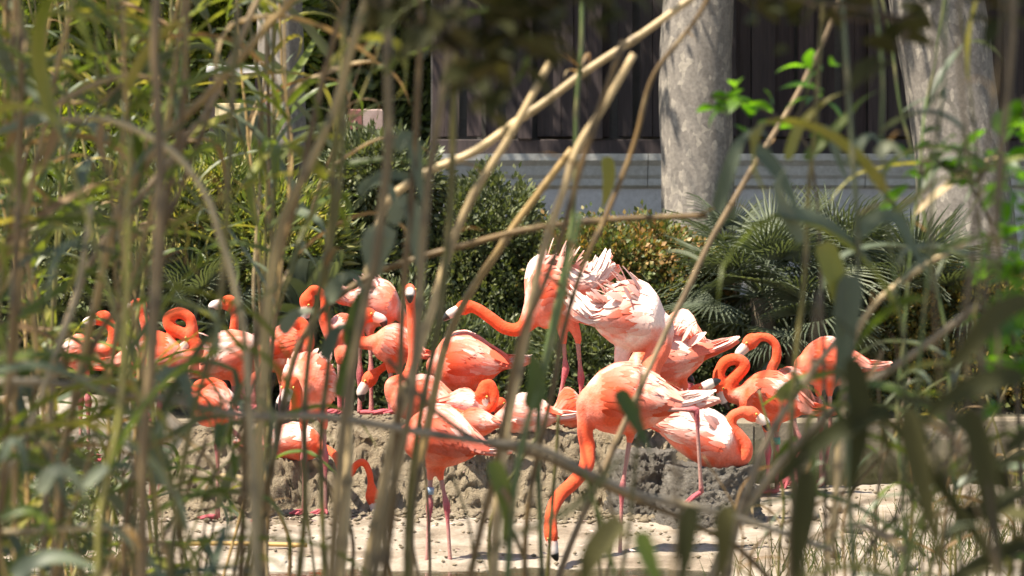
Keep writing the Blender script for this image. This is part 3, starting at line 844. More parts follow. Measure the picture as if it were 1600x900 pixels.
def flamingo(label, d, chest, tail, r, neck=None, head=None, bill=None, legs=(), pale=0.35, fluff=0.0, arch=0.15,
             neck_r=11.5, plume=1.0, width=0.82, band=None, neck_bot=None, raised=0.0, red_tail=0.5, white_wing=None):
    """Pixel based pose: every point is (px, py[, extra depth in m]) at depth d."""
    m = d / F
    W = lambda p: at(p[0], p[1], d + (p[2] if len(p) > 2 else 0.0))
    Cc, Tt = W(chest), W(tail)
    foot_xy = ((Cc + Tt) / 2)[:2]
    base = np.array((foot_xy[0], foot_xy[1], height(*foot_xy)))
    root = empty('flamingo', base, label, 'flamingo', 'flamingos gathered on the mud')
    Rm = r * m
    A = nrm(Cc - Tt); Lb = np.linalg.norm(Cc - Tt)
    S = nrm(np.cross(A, (0, 0, 1))); U = np.cross(S, A)
    nloc = lambda P: np.asarray(P) - base
    axis = lambda s: Cc - A * Lb * s + U * Rm * arch * math.sin(math.pi * min(1, s * 1.1))
    # --- body egg
    mb = MB()
    ns, k = 26, 24
    P, rad = [], []
    V = []
    for i in range(ns):
        s = i / (ns - 1)
        s = s ** 1.15
        rr = max(body_profile(s), 0.02) * Rm
        c = axis(s)
        for j in range(k):
            a = 2 * math.pi * j / k
            V.append(c + U * math.cos(a) * rr + S * math.sin(a) * rr * width)
    fs = [(i * k + j, i * k + (j + 1) % k, (i + 1) * k + (j + 1) % k, (i + 1) * k + j) for i in range(ns - 1) for j in range(k)]
    fs += [tuple(range(k))[::-1], tuple(range((ns - 1) * k, ns * k))]
    mb.add(V, fs)
    npath = None
    if neck:
        px_seed = chest[0] * 0.37
        start = axis(0.24) - U * Rm * 0.05
        pts = [start, axis(0.10)] + [W(p) for p in neck]
        nn = 16 + 6 * len(neck)
        npath = catmull(pts, nn)
        nr = neck_r * m
        rb = Rm * 0.52
        cum = np.concatenate([[0], np.cumsum(np.linalg.norm(np.diff(npath, axis=0), axis=1))])
        l0 = np.linalg.norm(pts[1] - pts[0])
        t = np.clip((cum - l0 * 0.6) / (Rm * 1.15 + 1e-6), 0, 1)
        rads = rb + (nr - rb) * (1 - (1 - t) ** 2.4)
        t2 = cum / cum[-1]
        rads *= (1 - 0.27 * t2) * (1 + 0.05 * np.array([mnoise.noise(Vector((q_ * 9, d * 7.3, px_seed))) for q_ in t2]))
        V, fs = tube(npath, rads, 14); mb.add(V, fs)
        H = W(head)
        hb = W(bill[0])
        hd = nrm(nrm(hb - H) * 0.7 + nrm(H - npath[-1]) * 0.3)
        hb = H + hd * 15 * m
        # head egg
        V, fs = [], []
        hl, hw = 15 * m, 12.5 * m
        hc = H
        up_ = nrm(np.cross(np.cross(hd, (0, 0, 1)), hd)) if abs(hd[2]) < 0.97 else nrm(np.cross(hd, (0, 1, 0)))
        sd = np.cross(hd, up_)
        for i in range(11):
            th = math.pi * i / 10
            for j in range(12):
                a = 2 * math.pi * j / 12
                V.append(hc + hd * (-math.cos(th)) * hl + (up_ * math.cos(a) * hw + sd * math.sin(a) * hw * 0.82) * max(math.sin(th), 0.03))
        fs = [(i * 12 + j, i * 12 + (j + 1) % 12, (i + 1) * 12 + (j + 1) % 12, (i + 1) * 12 + j) for i in range(10) for j in range(12)]
        fs += [tuple(range(12))[::-1], tuple(range(120, 132))]
        mb.add(V, fs)
        V, fs = tube(catmull([npath[-3], npath[-1], H], 7), np.linspace(rads[-1], hw * 0.9, 7), 12); mb.add(V, fs)
        V, fs = tube(np.array([H, H + hd * hl * 0.9, hb]), [hw * 0.8, hw * 0.66, 8.5 * m], 12); mb.add(V, fs)
    # thighs
    hip = []
    for lg in legs:
        p0 = W(lg[0])
        q = axis(0.52)
        p_in = q + (p0 - q) * 0.45
        nxt = W(lg[1]) if lg[1] != 'G' else p0 - np.array((0, 0, 0.2))
        e = p0 + nrm(nxt - p0) * 14 * m
        V, fs = tube(catmull([p_in, p0, e], 7), np.linspace(14 * m, 4.2 * m, 7), 12); mb.add(V, fs)
    me = mb.mesh('raw', None)
    tmp = bpy.data.objects.new('tmp', me); col.objects.link(tmp)
    md = tmp.modifiers.new('r', 'REMESH'); md.mode = 'VOXEL'; md.voxel_size = 0.0085; md.use_smooth_shade = True
    ms = tmp.modifiers.new('s', 'SMOOTH'); ms.iterations = 5; ms.factor = 0.5
    dg = bpy.context.evaluated_depsgraph_get()
    me2 = bpy.data.meshes.new_from_object(tmp.evaluated_get(dg))
    bpy.data.objects.remove(tmp)
    nv = len(me2.vertices)
    Vb = np.empty(nv * 3); me2.vertices.foreach_get('co', Vb); Vb = Vb.reshape(-1, 3)
    fb = [tuple(p.vertices) for p in me2.polygons]
    # --- plumage colour of the body, painted paler toward the sunlit back
    seed = random.uniform(0, 100)
    nz = np.array([mnoise.fractal(Vector(v * 9) + Vector((seed, 0, 0)), 0.8, 2.0, 3) for v in Vb])
    rel = (Vb - (Cc + Tt) / 2)
    h = (rel @ U) / Rm
    s_ax = ((Cc - Vb) @ A) / Lb
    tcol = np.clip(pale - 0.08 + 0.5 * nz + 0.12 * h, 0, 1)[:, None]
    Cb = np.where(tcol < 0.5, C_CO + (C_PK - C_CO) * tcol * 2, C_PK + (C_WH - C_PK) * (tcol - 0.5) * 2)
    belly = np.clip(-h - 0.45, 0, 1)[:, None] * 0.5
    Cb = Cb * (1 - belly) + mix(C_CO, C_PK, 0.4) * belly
    if npath is not None:
        dm = np.full(nv, 9.0); tt = np.zeros(nv)
        for i, p in enumerate(npath):
            dd = np.linalg.norm(Vb - p, axis=1)
            sel = dd < dm
            dm[sel] = dd[sel]; tt[sel] = i / (len(npath) - 1)
        dh = np.linalg.norm(Vb - H, axis=1)
        dfro = np.minimum(dm, dh)
        kk = np.clip(1 - (dfro - neck_r * m * 1.1) / (neck_r * m * 1.0), 0, 1) * np.clip((tt - 0.12) / 0.2, 0, 1)
        kk = np.maximum(kk, (dh < 20 * m) * 1.0)[:, None]
        nb = neck_bot if neck_bot is not None else 0.15
        nf = np.array([mnoise.noise(Vector(v * 70)) for v in Vb])
        neckc = mix(C_OR, C_PK, np.clip(nb * 0.6 - 0.06 + 0.22 * nz + 0.20 * nf, 0, 1)[:, None])
        if nb > 0.8: neckc = mix(C_CO, C_PK, np.clip(nb - 0.6 + 0.3 * nz, 0, 1)[:, None])
        Cb = Cb * (1 - kk) + neckc * kk
    full = MB()
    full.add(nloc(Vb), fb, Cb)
    # --- lower legs and feet (same mesh as the body)
    bands = []
    for li, lg in enumerate(legs):
        pts = [W(lg[0])]
        for p in lg[1:]:
            if p == 'G':
                x, y = pts[-1][0], pts[-1][1]
                pts.append(np.array((x, y, height(x, y) + 0.012)))
            else:
                pts.append(W(p))
        dangling = lg[-1] != 'G' and len(lg) > 3 and lg[3:] and False
        n = 34
        # straight shanks: sample linearly with a small rounding at the joint
        segs = []
        cum = 0
        for a_, b_ in zip(pts[:-1], pts[1:]):
            nseg = 14
            for q in range(nseg):
                segs.append(a_ + (b_ - a_) * q / nseg)
        segs.append(pts[-1])
        Q = np.array(segs)
        Ls = np.concatenate([[0], np.cumsum(np.linalg.norm(np.diff(Q, axis=0), axis=1))])
        rr = np.full(len(Q), 2.9 * m); cc = np.tile(C_LEG, (len(Q), 1))
        rr[:8] = np.linspace(4.2, 3.3, 8) * m
        if len(pts) >= 3:
            lj = Ls[14]
            g = np.exp(-((Ls - lj) / (13 * m)) ** 2)
            rr += g * 2.9 * m
            g2 = np.exp(-((Ls - lj - 8 * m) / (30 * m)) ** 2)[:, None]
            cc = cc * (1 - g2) + C_KNEE * g2
        ge = np.exp(-((Ls - Ls[-1]) / (16 * m)) ** 2)
        rr += ge * 1.2 * m
        cc = cc * (1 - ge[:, None] * 0.7) + C_KNEE * ge[:, None] * 0.7
        kk_ = 8
        V, fs = tube(Q, rr, kk_)
        cvv = np.vstack([np.repeat(cc, kk_, axis=0), cc[0], cc[-1]])
        full.add(nloc(V), fs, cvv)
        # webbed foot: three toes with web between
        f = pts[-1]; fd = nrm(np.array((A[0], A[1], 0)) + 1e-6); fsd = np.array((-fd[1], fd[0], 0))
        hang = lg[-1] != 'G'
        zdir = np.array((0, 0, -0.6)) if hang else np.zeros(3)
        toes = [fd * 24 * m + fsd * 13 * m, fd * 30 * m, fd * 24 * m - fsd * 13 * m]
        tv = [f + np.array((0, 0, 4 * m))] + [f + nrm(t_ + zdir * np.linalg.norm(t_)) * np.linalg.norm(t_) - np.array((0, 0, 0.004 if not hang else 0)) for t_ in toes] + [f - np.array((0, 0, 0.010))]
        full.add(nloc(np.array(tv)), [(0, 1, 2), (0, 2, 3), (4, 2, 1), (4, 3, 2), (0, 4, 1), (0, 3, 4)], C_KNEE * 1.1)
        for t_ in toes:
            e_ = f + nrm(t_ + zdir * np.linalg.norm(t_)) * np.linalg.norm(t_) * 1.06
            V, fs = tube(np.array([f + (0, 0, 2 * m), (f + e_) / 2 + np.array((0, 0, 2.5 * m)), e_]), np.array([3.6, 3.0, 1.5]) * m, 6)
            full.add(nloc(V), fs, C_KNEE)
        if band and band[0] == li:
            bands.append((Q[6], Q[9], band[1]))
    body = obj('body', full.mesh('body', M['skin']), root)
    for (a_, b_, mt) in bands:
        V, fs = tube(np.array([a_, (a_ + b_) / 2, b_]), np.array([6.2, 6.4, 6.2]) * m, 12)
        o = obj('leg_band', make_mesh('leg_band', nloc(V), fs, mt), body)
    # --- bill and eyes
    if neck:
        bp = [W(p) for p in bill]
        dn = nrm(bp[2] - bp[1])
        d1_ = nrm(hd * 0.8 + nrm(bp[1] - bp[0]) * 0.4)
        bp = [hb, hb + d1_ * 11 * m, hb + d1_ * 14 * m + dn * 12 * m]
        Q = catmull([hb - hd * 7 * m] + bp, 16)
        t = np.linspace(0, 1, 16)
        br = np.interp(t, [0, 0.2, 0.5, 0.75, 0.93, 1.0], [8.6, 8.6, 7.8, 6.0, 3.4, 0.8]) * m
        V, fs = tube(Q, br, 12)
        cc = np.array([mix(np.array((0.66, 0.36, 0.28)), np.array((0.66, 0.55, 0.50)), np.clip(x * 3, 0, 1)) if x < 0.66 else np.array((0.015, 0.013, 0.013)) for x in t])
        b_ = obj('bill', make_mesh('bill', nloc(V), fs, M['bill'], vcol=np.vstack([np.repeat(cc, 12, axis=0), cc[0], cc[-1]])), body)
        for s_ in (-1, 1):
            e = H + hd * 6 * m + up_ * 4 * m + sd * s_ * hw * 0.76
            ev, ef = [], []
            for i in range(6):
                th = math.pi * i / 5
                for j in range(8):
                    ph = 2 * math.pi * j / 8
                    ev.append(e + 1.9 * m * np.array((math.sin(th) * math.cos(ph), math.sin(th) * math.sin(ph), math.cos(th))))
            ef = [(i * 8 + j, i * 8 + (j + 1) % 8, (i + 1) * 8 + (j + 1) % 8, (i + 1) * 8 + j) for i in range(5) for j in range(8)]
            ec = np.array([(0.02, 0.015, 0.01) if abs(np.dot(nrm(np.array(v) - e), sd * s_)) > 0.8 else (0.75, 0.55, 0.12) for v in ev])
            obj('eye', make_mesh('eye', nloc(ev), ef, M['bill'], vcol=ec), body)
    # --- wings: overlapping feathers laid over each flank
    ww = white_wing if white_wing is not None else pale
    for side in (-1, 1):
        wb = MB()
        rows = 12
        for i in range(rows):
            s = 0.88 - 0.66 * i / (rows - 1)
            nth = 11 if s > 0.35 else 9
            for j in range(nth):
                th = R(4 + 108 * (j + 0.5 * (i % 2)) / nth) * side
                s2 = s + random.uniform(-0.02, 0.02)
                rr = body_profile(s2) * Rm
                nvv = U * math.cos(th) + S * math.sin(th) * width
                p = axis(s2) + nvv * rr * 0.985
                p2 = axis(s2 + 0.06) + nvv * body_profile(s2 + 0.06) * Rm
                dv = nrm(p2 - p) - U * 0.12 * abs(math.sin(th)) + S * random.uniform(-0.1, 0.1)
                Lf = Lb * (0.26 + 0.16 * smooth01(s2, 0.3, 0.8)) * random.uniform(0.75, 1.25)
                Wf = Lf * random.uniform(0.26, 0.38)
                topn = max(0.0, math.cos(th))
                lift = random.uniform(0, 0.03) + fluff * (0.35 + 0.75 * topn) * random.uniform(0.4, 1.0) * smooth01(s2, 0.12, 0.5)
                if fluff > 0.3:
                    Lf *= 1 + 0.3 * fluff * topn; Wf *= 1.45
                tc_ = np.clip(ww + random.gauss(0, 0.09) + 0.24 * topn - 0.20 * (topn < 0.3) - 0.16 * (s2 < 0.35) - 0.06 + 1.15 * mnoise.noise(Vector(p * 7) + Vector((seed, 3, 0))), 0, 1)  # paler top paints the sunlit back; low flank feathers stay orange
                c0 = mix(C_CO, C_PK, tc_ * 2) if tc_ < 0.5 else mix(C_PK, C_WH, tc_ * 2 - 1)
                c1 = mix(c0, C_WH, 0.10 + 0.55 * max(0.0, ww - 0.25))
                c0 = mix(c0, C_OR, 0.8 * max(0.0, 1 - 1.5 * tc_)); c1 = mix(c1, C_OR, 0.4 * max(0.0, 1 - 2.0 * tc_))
                drift = random.uniform(-0.10, 0.10) + 0.22 * side * abs(math.sin(th))
                V = np.empty((18, 3)); C_ = np.empty((18, 3))
                for i2, (t, w) in enumerate(zip(FEATHER_T, FEATHER_W)):
                    sa = s2 + Lf / Lb * t; sc_ = min(sa, 1.0); tha = th + drift * t
                    nv_ = U * math.cos(tha) + S * math.sin(tha) * width
                    q_ = axis(sc_) - A * Lb * max(0.0, sa - 1.0) + nv_ * (max(body_profile(sc_), 0.12) * Rm + 0.002 + 0.007 * t + Lf * math.tan(min(lift, 1.2)) * t * (0.6 + 0.4 * t))
                    sv_ = -nrm(-U * math.sin(tha) + S * math.cos(tha) * width)
                    for e in (-1, 0, 1):
                        V[i2 * 3 + e + 1] = q_ + sv_ * e * Wf * w * 0.5 - nv_ * abs(e) * Wf * 0.10
                        C_[i2 * 3 + e + 1] = mix(c0, c1, t * t) * (1.0 if e == 0 else 0.97)
                        wb.N = getattr(wb, 'N', []); wb.N.append(nrm(nv_) + sv_ * 0.12 * e)
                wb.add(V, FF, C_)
        # long plumes over the rump
        for q in range(int(10 * plume)):
            th = R(random.uniform(10, 85)) * side
            s2 = random.uniform(0.6, 0.82)
            nvv = U * math.cos(th) + S * math.sin(th) * width
            p = axis(s2) + nvv * body_profile(s2) * Rm * 0.98
            tgt = axis(1.0) - A * Lb * random.uniform(0.06, 0.22) + nvv * Rm * 0.15 - U * Rm * random.uniform(0, 0.25)
            dv = tgt - p
            Lf = np.linalg.norm(dv)
            c0 = mix(C_CO, C_PK, random.random()); c1 = mix(c0, C_RED if random.random() < red_tail * 0.5 else C_WH, 0.5)
            feather(wb, p, dv, nvv, Lf, Lf * 0.2, 0.08, 0.12, c0, c1)
        # raised, ruffled plumes
        for q in range(int(raised * 16)):
            th = R(random.uniform(-5, 60)) * side
            s2 = random.uniform(0.35, 0.85)
            nvv = U * math.cos(th) + S * math.sin(th) * width
            p = axis(s2) + nvv * body_profile(s2) * Rm * 0.96
            dv = -A * random.uniform(0.5, 1.2) + nvv * random.uniform(0.5, 1.1)
            Lf = Lb * random.uniform(0.2, 0.32)
            c1 = mix(C_PK, C_WH, random.uniform(0.6, 1)); c0 = mix(C_CO, C_WH, random.uniform(0.3, 0.8))
            feather(wb, p, dv, np.cross(np.cross(dv, nvv), dv) + 1e-6, Lf, Lf * 0.42, 0.0, random.uniform(0.0, 0.4), c0, c1)
        Vw = np.vstack(wb.V)
        wme = make_mesh('wing', nloc(Vw), wb.F, M['feather'], vcol=np.vstack(wb.C))
        wme.normals_split_custom_set_from_vertices([tuple(nrm(q_)) for q_ in wb.N])
        obj('wing', wme, root)
    tb = MB()
    for q in range(9):
        a = (q - 4) * 0.14
        dv = -A * math.cos(a) + S * math.sin(a) - U * 0.12
        p = axis(0.9) + S * math.sin(a) * Rm * 0.2
        Lf = Lb * random.uniform(0.2, 0.26)
        c0 = mix(C_CO, C_OR, 0.6)
        feather(tb, p, dv, U, Lf, Lf * 0.28, 0.0, 0.08, c0, mix(C_RED, C_PK, 0.4 + 0.5 * random.random() * (1 - red_tail)))
    obj('tail', tb.mesh('tail', M['feather']), root)
    return root

# left group
flamingo('pale flamingo at far left, only shoulder feathers showing through the reeds', 16.6, (160, 548), (92, 562), 27, neck=[(172, 545), (178, 520), (168, 500)], head=(160, 497), bill=[(150, 502), (140, 512), (136, 524)],
         legs=[((125, 580), (126, 625), 'G'), ((133, 580), (138, 628), 'G')], pale=0.6, fluff=0.3)
flamingo('flamingo at left with its neck curled into an S over a pink body', 16.0, (292, 560), (178, 568), 40, neck=[(303, 555), (306, 538), (290, 524), (268, 512), (264, 497), (280, 489), (296, 497), (300, 512)], head=(298, 524), bill=[(292, 532), (285, 538), (283, 547)],
         legs=[((235, 590), (236, 640), 'G'), ((247, 590), (250, 640), 'G')], pale=0.45, neck_r=12, width=0.85)
flamingo('flamingo behind the S-necked one, orange neck just left of it', 16.9, (238, 545), (205, 575, 0.3), 30, neck=[(232, 525), (228, 505), (222, 490)], head=(216, 478), bill=[(207, 484), (199, 492), (196, 504)],
         legs=[((222, 585), (222, 640), 'G')], pale=0.3, neck_bot=0.4)
flamingo('flamingo with raised head and white bill above the left group', 17.2, (372, 545), (430, 575, 0.2), 34, neck=[(366, 525), (367, 500), (365, 486)], head=(357, 473), bill=[(349, 478), (343, 485), (346, 496)],
         legs=[((395, 590), (396, 625), 'G'), ((405, 590), (408, 625), 'G')], pale=0.4, neck_r=9)
flamingo('flamingo at left facing right, tail feathers pointing down to the left', 16.3, (418, 545), (298, 580), 38, neck=[(432, 545, 0.1), (445, 570, 0.2), (452, 592, 0.25)], head=(450, 606, 0.25), bill=[(444, 616, 0.25), (436, 624, 0.25), (432, 634, 0.25)],
         legs=[((365, 590), (366, 625), 'G'), ((378, 590), (380, 625), 'G')], pale=0.55, fluff=0.2, raised=0.3)
flamingo('orange flamingo with an arched neck behind the left middle reeds', 16.5, (478, 550), (405, 545), 36, neck=[(480, 535), (478, 515), (468, 503), (456, 508)], head=(450, 520), bill=[(448, 530), (446, 538), (449, 547)],
         legs=[((440, 588), (441, 630), 'G'), ((452, 588), (455, 630), 'G')], pale=0.35)
flamingo('flamingo facing the camera with lowered white bill, left of centre', 15.18, (470, 612, -0.14), (502, 596, 0.16), 50, neck=[(462, 640, -0.26), (464, 612, -0.34), (458, 596, -0.36)], head=(452, 603, -0.38), bill=[(451, 616, -0.42), (450, 626, -0.44), (450, 638, -0.43)],
         legs=[((474, 660), (475, 716), 'G'), ((506, 658), (508, 714), 'G')], pale=0.45, raised=0.7, arch=0.1, white_wing=0.6, width=0.9)
flamingo('flamingo at left standing on one visible pink leg before the mound', 14.95, (302, 628), (365, 650), 36, neck=[(300, 622, 0.1), (312, 602, 0.12), (332, 598, 0.14)], head=(343, 606, 0.14), bill=[(352, 614, 0.14), (356, 624, 0.14), (352, 634, 0.14)],
         legs=[((342, 662), (340, 695), 'G'), ((352, 662, 0.1), (392, 700, 0.1), (402, 812, 0.05))], pale=0.3, fluff=0.15)
flamingo('bright orange flamingo resting on the low nest shelf at left', 15.62, (508, 698), (405, 692), 30, neck=[(524, 712, -0.18), (534, 738, -0.24), (546, 742, -0.26), (556, 727, -0.27), (568, 722, -0.27), (577, 738, -0.27), (580, 760, -0.27)], head=(583, 776, -0.27), bill=[(585, 786, -0.27), (587, 793, -0.27), (583, 801, -0.27)],
         pale=0.25, neck_r=7, white_wing=0.5, neck_bot=0.0)
# upper middle group
flamingo('flamingo with a hooked orange neck highest in the left middle group', 17.0, (512, 520), (560, 530, 0.2), 30, neck=[(506, 500), (508, 475), (502, 458), (490, 452), (482, 460)], head=(480, 470), bill=[(479, 480), (478, 488), (482, 497)],
         legs=[((530, 555), (531, 610), 'G'), ((538, 555), (541, 610), 'G')], pale=0.6, neck_r=9)
flamingo('flamingo with ruffled back feathers behind the tallest straight neck', 16.8, (625, 488), (548, 468), 36, neck=[(632, 505, -0.05), (632, 530, -0.1), (624, 552, -0.12), (604, 570, -0.12), (588, 582, -0.12)], head=(578, 592, -0.12), bill=[(572, 602, -0.12), (570, 612, -0.12), (574, 622, -0.12)],
         legs=[((562, 515), (562, 585), 'G'), ((578, 515), (580, 585), 'G')], pale=0.6, fluff=0.35, raised=0.4, neck_r=8)
flamingo('pink flamingo half hidden left of the round orange-winged one', 16.5, (580, 535), (658, 552), 32, neck=[(566, 535, 0.1), (560, 515, 0.1), (566, 500, 0.1)], head=(574, 492, 0.1), bill=[(582, 498, 0.1), (588, 505, 0.1), (588, 515, 0.1)],
         legs=[((610, 570), (611, 620), 'G'), ((622, 570), (625, 620), 'G')], pale=0.4)
flamingo('flamingo with straight upright neck, head facing the camera', 15.85, (606, 620), (722, 640), 38, neck=[(612, 600, 0), (636, 588, 0), (646, 560, 0), (645, 530, 0), (643, 495, 0), (641, 470, -0.02)], head=(640, 455, -0.05), bill=[(641, 466, -0.12), (641, 476, -0.16), (641, 490, -0.15)],
         pale=0.45, neck_r=10.5, neck_bot=0.5)
flamingo('round pink flamingo with orange wing patch and pointed tail toward the right', 16.2, (672, 575), (790, 566), 47, neck=[(690, 562, 0.19), (715, 552, 0.21), (732, 552, 0.2)], head=(746, 556, 0.19), bill=[(758, 560, 0.17), (764, 563, 0.15), (768, 568, 0.14)],
         legs=[((722, 604), (724, 625), 'G'), ((742, 602), (748, 625), 'G')], pale=0.4, plume=1.3, red_tail=0.9, width=0.9, white_wing=0.55)
flamingo('flamingo with long neck stretched level to the left', 16.1, (832, 500), (930, 438), 54, neck=[(815, 513), (790, 513), (768, 498), (748, 484), (736, 479)], head=(726, 480), bill=[(714, 488), (704, 493), (694, 503)],
         legs=[((880, 525), (884, 578), (863, 672)), ((902, 525), (908, 590), 'G')], pale=0.55, fluff=0.4, raised=0.9, neck_r=12, neck_bot=0.1, white_wing=0.7, arch=0.45)
flamingo('white fluffed flamingo in the centre with pale drooping neck', 15.75, (1040, 520), (925, 494), 54, neck=[(1030, 545, -0.05), (1018, 570, -0.08), (1010, 605, -0.1), (1005, 640, -0.06)], head=(1000, 658, -0.06), bill=[(994, 668, -0.06), (988, 674, -0.06), (986, 684, -0.06)],
         legs=[((966, 562), (966, 610), 'G'), ((976, 562), (978, 610), 'G')], pale=1.0, fluff=0.45, raised=1.1, neck_r=20, neck_bot=1.0, white_wing=0.97, arch=0.25)
flamingo('salmon flamingo hump just right of the white fluffed one', 16.7, (1030, 515), (1095, 535), 36, neck=[(1040, 520, 0.15), (1052, 512, 0.17), (1062, 514, 0.17)], head=(1072, 520, 0.15), bill=[(1080, 524, 0.13), (1086, 528, 0.12), (1088, 534, 0.11)],
         legs=[((1062, 550), (1063, 600), 'G'), ((1075, 550), (1078, 600), 'G')], pale=0.5)
flamingo('pink flamingo with frayed tail drooping right, white ruff at left', 16.15, (980, 590), (1106, 548), 42, neck=[(1000, 590, 0.16), (1022, 582, 0.18), (1036, 582, 0.18)], head=(1050, 584, 0.17), bill=[(1060, 586, 0.15), (1066, 588, 0.14), (1070, 592, 0.13)],
         legs=[((1055, 605), (1056, 620), 'G'), ((1068, 600), (1072, 620), 'G')], pale=0.5, raised=0.8, plume=1.6, red_tail=0.5, white_wing=0.5)
# front
flamingo('large foraging flamingo with orange neck reaching down to the water', 13.25, (906, 634), (1062, 628), 56, neck=[(914, 672), (918, 700), (916, 728, -0.08), (898, 752, -0.18), (874, 775, -0.28), (863, 798, -0.36), (860, 818, -0.42)], head=(861, 836, -0.44), bill=[(864, 851, -0.45), (867, 862, -0.45), (872, 874, -0.45)],
         legs=[((985, 680), (972, 765), (968, 888)), ((1030, 640, -0.05), (1088, 640, -0.08), (1096, 770, -0.02))], pale=0.45, neck_r=13.5, plume=1.3, red_tail=0.7, neck_bot=0.0, fluff=0.12, white_wing=0.5)
flamingo('front flamingo with both pink legs in the shallow water and a blue leg band', 13.0, (628, 680), (752, 700), 50, neck=[(648, 676, 0.16), (672, 668, 0.18), (690, 670, 0.18)], head=(704, 676, 0.17), bill=[(715, 682, 0.15), (721, 686, 0.14), (725, 692, 0.13)],
         legs=[((673, 738), (671, 792), (666, 887)), ((687, 738), (698, 790), (704, 887))], pale=0.32, plume=1.2, red_tail=0.8, band=(0, M['band']), width=0.9, white_wing=0.48)
flamingo('small crouched flamingo with its head tucked in an orange loop', 15.75, (752, 640), (690, 628), 24, neck=[(764, 638), (772, 618), (766, 600), (756, 602)], head=(756, 614), bill=[(758, 624), (762, 631), (768, 634)],
         pale=0.7, neck_r=10, neck_bot=0.0)
flamingo('resting flamingo on the mound, striped wing behind the front bird', 15.5, (710, 668), (780, 662), 24, neck=[(700, 665, 0.1), (700, 652, 0.15), (712, 646, 0.18)], head=(722, 652, 0.18), bill=[(732, 656, 0.18), (738, 660, 0.18), (740, 668, 0.18)], pale=0.45)
flamingo('white-backed flamingo resting on the mound top left of the foraging one', 15.72, (780, 654), (872, 650), 33, neck=[(772, 660, 0.05), (764, 650, 0.15), (770, 636, 0.2)], head=(780, 632, 0.22), bill=[(788, 636, 0.22), (794, 641, 0.22), (796, 650, 0.22)], pale=0.75, white_wing=0.85)
flamingo('coral flamingo pressed behind the breast of the foraging one', 15.95, (915, 640), (865, 650), 34, neck=[(912, 640, 0.14), (902, 632, 0.16), (894, 634, 0.16)], head=(886, 640, 0.15), bill=[(878, 645, 0.13), (873, 648, 0.12), (870, 654, 0.11)], pale=0.35)
flamingo('flamingo sitting on the grey nest with white back and S neck', 14.9, (1152, 722), (1032, 664), 42, neck=[(1160, 716), (1166, 698), (1154, 680), (1142, 664), (1146, 650), (1162, 643)], head=(1174, 647), bill=[(1183, 653), (1189, 659), (1190, 668)],
         pale=0.6, fluff=0.25, raised=0.3, neck_r=12, neck_bot=0.45, white_wing=0.85, arch=0.3)
flamingo('flamingo whose pale bill points right behind the foraging one', 15.9, (1058, 640, 0.05), (1000, 640, 0.2), 28, neck=[(1066, 634), (1078, 622)], head=(1090, 612), bill=[(1101, 606), (1110, 602), (1120, 599)], legs=[((1030, 668, 0.1), (1031, 690, 0.1), 'G')], pale=0.4, neck_r=10)
flamingo('coral flamingo at right with tightly looped neck over its breast', 16.4, (1150, 618), (1262, 638), 42, neck=[(1140, 616), (1140, 600), (1154, 584), (1163, 570), (1150, 561), (1132, 567), (1123, 584)], head=(1124, 602), bill=[(1128, 612), (1131, 620), (1136, 628)],
         legs=[((1197, 662), (1200, 704), 'G'), ((1212, 662), (1214, 712), 'G')], pale=0.32, neck_r=12, red_tail=0.8, band=(1, M['band_green']), width=0.88)
flamingo('flamingo with raised arched neck behind the coral loop-necked one', 17.0, (1205, 600), (1262, 622, 0.2), 32, neck=[(1205, 580), (1213, 560), (1212, 540), (1200, 528), (1186, 527)], head=(1173, 534), bill=[(1166, 543), (1161, 550), (1160, 560)],
         legs=[((1232, 640), (1255, 695), (1234, 748)), ((1240, 640, 0.1), (1244, 700, 0.1), 'G')], pale=0.4, neck_r=9)
flamingo('flamingo at right end turned away, white tail tips to the right', 17.2, (1246, 572), (1352, 572), 40, neck=[(1262, 568, 0.17), (1280, 560, 0.19), (1294, 562, 0.18)], head=(1306, 566, 0.17), bill=[(1315, 570, 0.15), (1321, 573, 0.14), (1325, 578, 0.13)],
         legs=[((1279, 606), (1283, 655), 'G'), ((1296, 606), (1298, 680), (1284, 758))], pale=0.42, red_tail=0.2, plume=1.3)

# ------------------------------------------------------------------ reeds
GAPS = [(90, 520, 165, 568), (255, 485, 325, 580), (330, 455, 385, 540), (440, 560, 520, 650), (560, 450, 640, 500), (660, 480, 830, 620), (530, 710, 595, 800)]
def in_gap(p):
    px = 800 + F * p[0] / p[1]; py = 403 - F * (p[2] - CAM_Z) / p[1]
    return any(g[0] - 35 < px < g[2] + 35 and g[1] - 60 < py < g[3] + 15 for g in GAPS)

def cane_mesh(P, rad, tint, node_len=0.17):
    """jointed cane: swollen nodes, pale sheath scar under each"""
    P = np.asarray(P)
    L = np.concatenate([[0], np.cumsum(np.linalg.norm(np.diff(P, axis=0), axis=1))])
    ph = random.uniform(0, node_len)
    u = ((L + ph) % node_len) / node_len
    near = np.minimum(u, 1 - u)
    rr = rad * (1 - 0.35 * L / max(L[-1], 1e-6)) * (1 + 0.30 * np.exp(-(near / 0.05) ** 2))
    k = 8
    V, fs = tube(P, rr, k)
    idx = np.floor((L + ph) / node_len).astype(int)
    jit = np.array([0.70 + 0.60 * ((i * 37 + int(ph * 1000)) % 17) / 17 for i in idx])
    c = np.array(tint)[None, :] * jit[:, None]
    ring = np.exp(-(near / 0.05) ** 2)[:, None]
    c = c * (1 - 0.75 * ring) + np.array((0.07, 0.05, 0.03)) * 0.75 * ring
    pal = np.exp(-((u - 0.14) / 0.07) ** 2)[:, None] * 0.35
    c = c * (1 - pal) + np.array((0.40, 0.30, 0.15)) * pal
    cv = np.vstack([np.repeat(c, k, axis=0), c[0], c[-1]])
    return make_mesh('cane', V, fs, M['cane'], vcol=cv), rr

